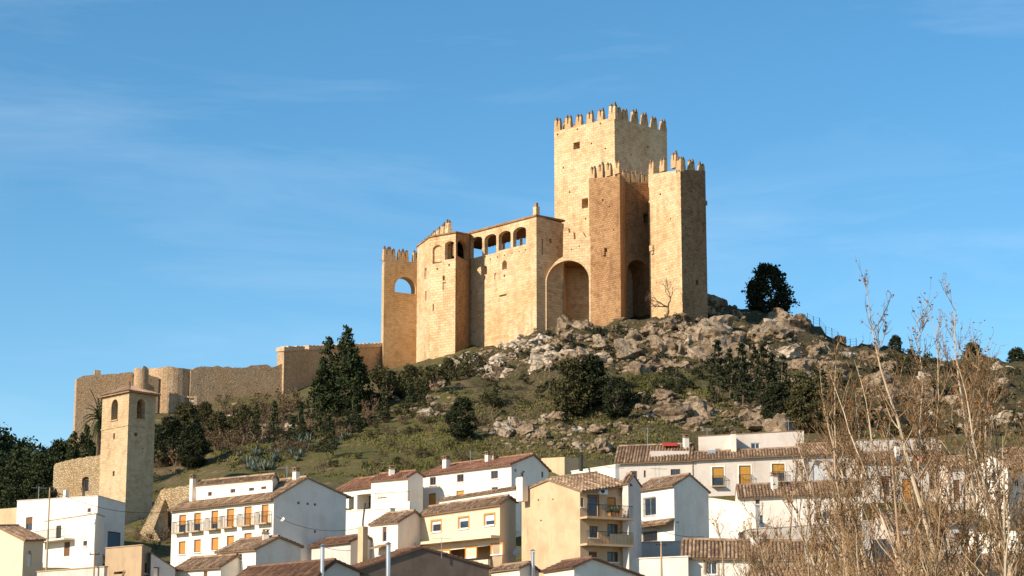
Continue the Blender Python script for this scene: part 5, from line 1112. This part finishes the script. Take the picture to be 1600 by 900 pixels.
sow('scrub', 'dry_bush', 'dry brown bush crowding the ground behind the bell tower', 'bush', 'dry bushes behind the bell tower', [(235, 700), (330, 640), (440, 620), (480, 650), (330, 720), (250, 760)], 34, 1.0, 1.9)
sow('shrub', 'shrub', 'dark shrub in the thicket beside the tall twin-topped pine', 'shrub', 'thicket by the tall pine', [(440, 640), (620, 610), (660, 640), (560, 680), (440, 690)], 34, .6, 1.2, 'oak')
# grass: uncountable
mb = MB()
for poly, n in (([(310, 690), (600, 650), (760, 620), (760, 735), (500, 750), (380, 750)], 11000), ([(760, 620), (1010, 600), (1150, 625), (1180, 690), (960, 720), (760, 720)], 6500)):
    for x, y in scatter(poly, n):
        p = g(x, y)
        if noise.noise(p*.12)+noise.noise(p*.5)*.5 < -.08: continue
        t = clamp(.5+noise.noise(p*.2)*.8)
        for _ in range(3):
            a = rr.uniform(0, 6.3); d = Vector((math.cos(a), math.sin(a), 0)); q = p+Vector((rr.gauss(0, .2), rr.gauss(0, .2), -.03)); h_ = rr.uniform(.12, .32); mb.face([q-d*.1, q+d*.1, q+Vector((rr.gauss(0, .08), rr.gauss(0, .08), h_))], clamp(t+rr.uniform(-.2, .2)))
o = mb.build('grass', M['grass'], kind='stuff'); o['label'] = 'short winter grass on the hillside'
# far wood: reads as one mass
mb = MB(); G, nx, ny = FARG; fr_ = random.Random(9)
for _ in range(700):
    i = fr_.uniform(20, nx-1.01); j = fr_.uniform(5, ny-1.01); a = G[int(j)*nx+int(i)]; b_ = G[(int(j)+1)*nx+int(i)+1]; p = Vector((a.x+(b_.x-a.x)*(i % 1), a.y+(b_.y-a.y)*(j % 1), a.z+(b_.z-a.z)*(j % 1))); r_ = fr_.uniform(1.8, 3.4)
    clump(mb, p+Vector((0, 0, r_*.7)), r_, 70, .7, fr_, 1.2, fr_.uniform(.2, .7))
o = mb.build('far_wood', M['pine'], kind='stuff'); o['label'] = 'dark pine wood covering the far hill'
# low dark scrub between the rocks: uncountable
mb = MB(); sr = random.Random(31)
for poly, n, tone in (([(740, 560), (850, 525), (1080, 500), (1200, 500), (1345, 560), (1345, 680), (960, 690), (760, 610)], 1500, .25), ([(1300, 550), (1620, 590), (1620, 700), (1300, 690)], 320, .3), ([(290, 650), (450, 630), (620, 600), (720, 590), (760, 640), (620, 680), (430, 730), (300, 740)], 420, .5), ([(200, 700), (300, 670), (310, 740), (220, 790)], 90, .3)):
    for x, y in scatter(poly, n):
        p = g(x, y)
        if noise.noise(p*.16+Vector((3, 8, 2))) < -.12: continue
        clump(mb, p+Vector((0, 0, .15)), sr.uniform(.3, .85), 26, .15, sr, .6, clamp(tone+sr.uniform(-.2, .3)))
o = mb.build('ground_cover', M['olive'], kind='stuff'); o['label'] = 'low dark scrub growing between the rocks'
# fence on the crest
rt = None; prev = None
for k in range(9):
    x = 1262+k*9.5; p = P(x, 512+k*3.0, 329); p.z = zt(p.x, p.y)
    if rt is None: rt = empty('wire_fence', p, 'thin wire fence with slim posts on the crest of the hill', 'fence')
    mb = MB(); mb.tube([p-Vector((0, 0, .3)), p+Vector((0, 0, 1.5))], .045, 5); mb.build('post', M['iron'], rt)
    if prev is not None:
        mb = MB()
        for h_ in (.5, 1.0, 1.4): mb.tube([prev+Vector((0, 0, h_)), p+Vector((0, 0, h_))], .014, 4)
        mb.build('wire', M['iron'], rt)
    prev = p
# utility poles
for px, top, D, lab in ((78, 762, 190, 'slim grey utility pole before the flat-roofed white house'), (148, 860, 168, 'short wooden post beside the tan block'), (1033, 845, 160, 'slim steel mast before the grey yard wall')):
    p = P(px, top, D); z0 = zt(p.x, p.y); rt = empty('utility_pole', (p.x, p.y, z0), lab, 'pole'); mb = MB(); mb.tube([(p.x, p.y, z0-.5), (p.x, p.y, p.z)], [.1, .06], 8); mb.build('shaft', M['tan'], rt)
    mb = MB(); mb.obox((p.x-.4, p.y-.04, p.z-.35), (.8, 0, 0), (0, .08, 0), (0, 0, .08))
    for s in (-.35, 0, .35): mb.tube([(p.x+s, p.y, p.z-.27), (p.x+s, p.y, p.z-.15)], .03, 6)
    mb.build('crossarm', M['iron'], rt)

# ------------------------------------------------------------------ bare poplars in the foreground
def poplar(seed, H, n1, spread, leafy):
    rnd = random.Random(seed); tr, tw, lf = MB(), MB(), MB()
    def path(p, d, l, n, curl, wob):
        pts = [p]
        for k in range(n):
            d = (d+Vector((rnd.gauss(0, wob), rnd.gauss(0, wob), curl+rnd.gauss(0, wob*.5)))).normalized(); pts.append(pts[-1]+d*l/n)
        return pts, d
    def twig(p, d, l, lev):
        pts, dd = path(p, d, l, 3, .10, .13); r_ = .015 if lev == 0 else .010; tw.tube(pts, [r_, r_*.8, r_*.6, r_*.35], 3, rnd.random(), cap=False)
        if lev < 1:
            for _ in range(rnd.randint(1, 3)):
                k = rnd.randint(1, 3); a = (dd+Vector((rnd.gauss(0, .5), rnd.gauss(0, .5), rnd.gauss(.1, .3)))).normalized(); twig(pts[k], a, l*rnd.uniform(.35, .6), lev+1)
        for _ in range(leafy):
            if rnd.random() < .5: leaf_tri(lf, pts[rnd.randint(1, 3)]+Vector((rnd.gauss(0, .05), rnd.gauss(0, .05), rnd.gauss(0, .05))), rnd.uniform(.04, .085), rnd, rnd.random())
    stems = [(Vector((0, 0, -.5)), Vector((rnd.gauss(0, .03), 0, 1)).normalized(), H, .15)]
    for _ in range(3): stems.append((Vector((rnd.gauss(0, .3), rnd.gauss(0, .3), -.3)), Vector((rnd.gauss(0, .11), rnd.gauss(0, .11), 1)).normalized(), H*rnd.uniform(.6, .93), .09))
    for p0, d0, l, r0 in stems:
        pts, _ = path(p0, d0, l, 16, .05, .06); rad = [r0*(1-k/16)**.9+.008 for k in range(17)]; tr.tube(pts, rad, 7, rnd.uniform(.3, 1))
        for _ in range(n1):
            k = 2+13.9*rnd.random()**.72; i = int(k); q = pts[i].lerp(pts[i+1], k-i); f = k/16; a = rnd.uniform(0, 6.3); e = rnd.uniform(.6, 1.2); d = Vector((math.cos(a)*math.cos(e), math.sin(a)*math.cos(e), math.sin(e)))
            bl = spread*(1.0-f)**.8*rnd.uniform(.5, 1.2)*H*.2+rnd.uniform(.5, 1.0); bp, bd = path(q, d, bl, 5, .1, .08); br = max(.012, rad[i]*.42); (tr if br > .026 else tw).tube(bp, [br*(1-j/5)+.007 for j in range(6)], 4, rnd.uniform(.2, 1), cap=False)
            for _ in range(int(3+bl*2.0)):
                j = rnd.randint(0, 4); t_ = rnd.random(); s_ = bp[j].lerp(bp[j+1], t_); ad = ((bp[j+1]-bp[j]).normalized()+Vector((rnd.gauss(0, .45), rnd.gauss(0, .45), rnd.gauss(.3, .3)))).normalized(); twig(s_, ad, rnd.uniform(.4, 1.0), 0)
    return tr.data('trunk', M['poplar']), tw.data('twigs', M['twig']), lf.data('dry_leaves', M['dryleaf'])
POP = [poplar(40+k, 19, 21, 1.1, 2) for k in range(3)]+[poplar(60+k, 12, 13, 1.35, 1) for k in range(3)]
def place_pop(px, top, D, var, lab, grp, sxy=1.0):
    p = P(px, 900, D); z0 = zt(p.x, p.y); H = P(px, top, D).z-z0; base_H = 19 if var < 3 else 12; s = H/base_H
    o = empty('poplar_tree', (p.x, p.y, z0), lab, 'tree', grp); o.scale = (s*sxy, s*sxy, s); o.rotation_euler = (0, 0, rr.uniform(0, 6.3))
    for nm, me in zip(('trunk', 'twigs', 'dry_leaves'), POP[var]): c = bpy.data.objects.new(nm, me); COL.objects.link(c); c.parent = o
TALL = ((1478, 425, 108, 0, 1.0, 'tallest leafless poplar, its feathery top highest against the sky'), (1545, 448, 110, 1, 1.0, 'tall leafless poplar, second in height, beside the tallest poplar'), (1592, 520, 104, 2, 1.0, 'leafless poplar standing before the brown-shuttered house at the row end'),
        (1425, 540, 112, 2, .95, 'leafless poplar rising before the house with hung-out laundry'), (1335, 545, 118, 1, .95, 'brown-twigged poplar rising before the pinkish house with niche'), (1368, 560, 116, 0, .95, 'bushy brown poplar between the niche house and the laundry house'),
        (1448, 500, 114, 1, .9, 'slender leafless poplar pressed close against the tallest poplar'), (1512, 515, 112, 2, .9, 'thin leafless poplar between the two tallest poplars'))
for px, top, D, var, sxy, lab in TALL: place_pop(px, top, D, var, lab, 'tall bare poplars', sxy)
for px, top, D, var, lab in ((1140, 800, 120, 3, 'small bare sapling before the framed window of the foreground cottage'), (1192, 770, 122, 4, 'bare sapling standing before the tiny-window house'), (1235, 735, 118, 5, 'bare sapling reaching the dark brown tile roof'), (1285, 690, 120, 3, 'bare sapling before the pale arched niche'), (1320, 640, 114, 4, 'bushy sapling leaning beside the niche house poplar'),
        (1395, 670, 106, 5, 'bushy sapling in front of the brown shuttered doors'), (1255, 815, 108, 5, 'low twiggy sapling before the grey gabled shed'), (1350, 800, 102, 4, 'low twiggy sapling between grey shed and thick poplar stems'), (1300, 830, 100, 3, 'lowest twiggy sapling above the foreground tile roof'), (1560, 660, 100, 4, 'bushy sapling before the steep sunlit gable'), (1462, 745, 98, 5, 'bushy sapling at the foot of the tallest poplar')):
    place_pop(px, top, D, var, lab, 'bare poplar saplings', 1.05)

# ------------------------------------------------------------------ village clutter
RC = random.Random(88)
def by_label(t): return [o for o in COL.objects if o.get('label') == t][0]
for t, spots in (('long white house with red tile roof and end gable below the grassy slope', ((735, 704, 720, 208), )), ('white two-storey house with six balcony windows and plain grey gable', ((448, 728, 756, 186), )), ('cream house with three blue-glazed windows on overhanging upper floor', ((700, 772, 793, 177), )),
        ('white house with glazed balcony door and tile canopy beside the beige house', ((1030, 730, 750, 184), )), ('low white house with dark brown tile roof and tiny square windows', ((1240, 735, 756, 200), )), ('long white house with three ochre blinds and tiled lean-to roof', ((1232, 656, 674, 218), (1105, 668, 684, 219))), ('large flat-roofed white house below the bell tower', ((60, 760, 780, 206), )), ('dark brown windowless gable in the foreground with steel flue', ((690, 838, 866, 157), ))):
    for sp_ in spots: antenna(by_label(t), *sp_)
for t, px, top, bot, D, wp in (('white house under broad weathered tile roof with two small windows', 1072, 684, 706, 216.5, 8), ('low white house with dark brown tile roof and tiny square windows', 1210, 744, 760, 199.6, 9), ('white cottage with broad tile roof and framed window in foreground', 1180, 838, 856, 167.5, 11), ('white house with railed terrace adjoining the long red-roofed house', 612, 733, 745, 209, 8), ('small white house with shaded gable below the six-window house', 415, 834, 850, 171, 9)):
    chimney(by_label(t), px, top, bot, D, wp)
def cable(label, a, b, sag):
    a, b = P(*a), P(*b); mb = MB(); n = 16; mb.tube([a.lerp(b, k/n)-Vector((0, 0, sag*4*(k/n)*(1-k/n))) for k in range(n+1)], .02, 4, cap=False); tag(mb.build('cable', M['iron']), label, 'cable')
cable('black cable strung from the utility pole to the six-window house', (78, 764, 190), (270, 798, 191.5), .9)
cable('black cable sagging from the six-window house to the tan pillar', (430, 806, 181.8), (566, 824, 172), .7)
cable('black cable running along the white gable beside the beige house', (1000, 812, 170.5), (1100, 838, 184), .5)
def low_scrub(poly, n, lo, hi, lab, grp):
    for k, (x, y) in enumerate(scatter(poly, n)): plant('scrub', 'dry_bush', g(x, y, lo, hi), rr.uniform(.5, 1.1), lab, 'bush', grp, var=k % 3)
low_scrub([(205, 838), (262, 802), (266, 850), (212, 868)], 14, 190, 222, 'dry bush on the bank between bell tower and six-window house', 'dry bushes on the bank')

sow('shrub', 'shrub', 'bushy dark shrub right against the polygonal and outer tower', 'shrub', 'shrubs against the towers', [(592, 590), (650, 586), (720, 566), (745, 560), (735, 590), (640, 630), (592, 630)], 34, .8, 1.5, 'olive')
sow('scrub', 'dry_bush', 'dry brown bush scattered over the open grass slope', 'bush', 'dry bushes on the grass', [(400, 700), (640, 650), (760, 640), (740, 730), (500, 745)], 34, .5, 1.0)
for x, y, s_, mt, lab in ((640, 603, .42, 'olive', 'round green bush at the foot of the outer tower'), (612, 615, .38, 'oak', 'dark bush below the outer tower beside the curtain wall'), (700, 590, .4, 'olive', 'bush growing at the foot of the polygonal tower')):
    plant('round', 'bushy_tree', g(x, y), s_, lab, 'bush', var=1, mat=mt)

wall_thing('field_wall', 'low pale wall along the bottom below the flat-roofed white house', (58, 894, 171), (163, 886, 168), .4, 930, 'white_pink', 'tan')
house('small tile-roofed shed squeezed between cream house and beige house', (768, 893, 163), (812, 888, 160), (842, 892, 162), 'white', apex=(828, 881), roof='tile', over=.25)
house('little lean-to with brown tiles beneath the narrow white house', (566, 884, 171), (604, 880, 168.5), (640, 884, 170.5), 'white_pink', apex=(623, 873), roof='tile', over=.25)
mb = MB()
for x, y in scatter([(930, 585), (1010, 588), (1110, 612), (1100, 628), (1000, 612), (930, 602)], 2600):
    p = g(x, y); t = clamp(.45+noise.noise(p*.2)*.8)
    for _ in range(3):
        a = rr.uniform(0, 6.3); d = Vector((math.cos(a), math.sin(a), 0)); q = p+Vector((rr.gauss(0, .2), rr.gauss(0, .2), -.03)); mb.face([q-d*.1, q+d*.1, q+Vector((rr.gauss(0, .08), rr.gauss(0, .08), rr.uniform(.15, .35)))], clamp(t+rr.uniform(-.2, .2)))
o = mb.build('grass_ledge', M['grass'], kind='stuff'); o['label'] = 'strip of green grass on the rock ledge'
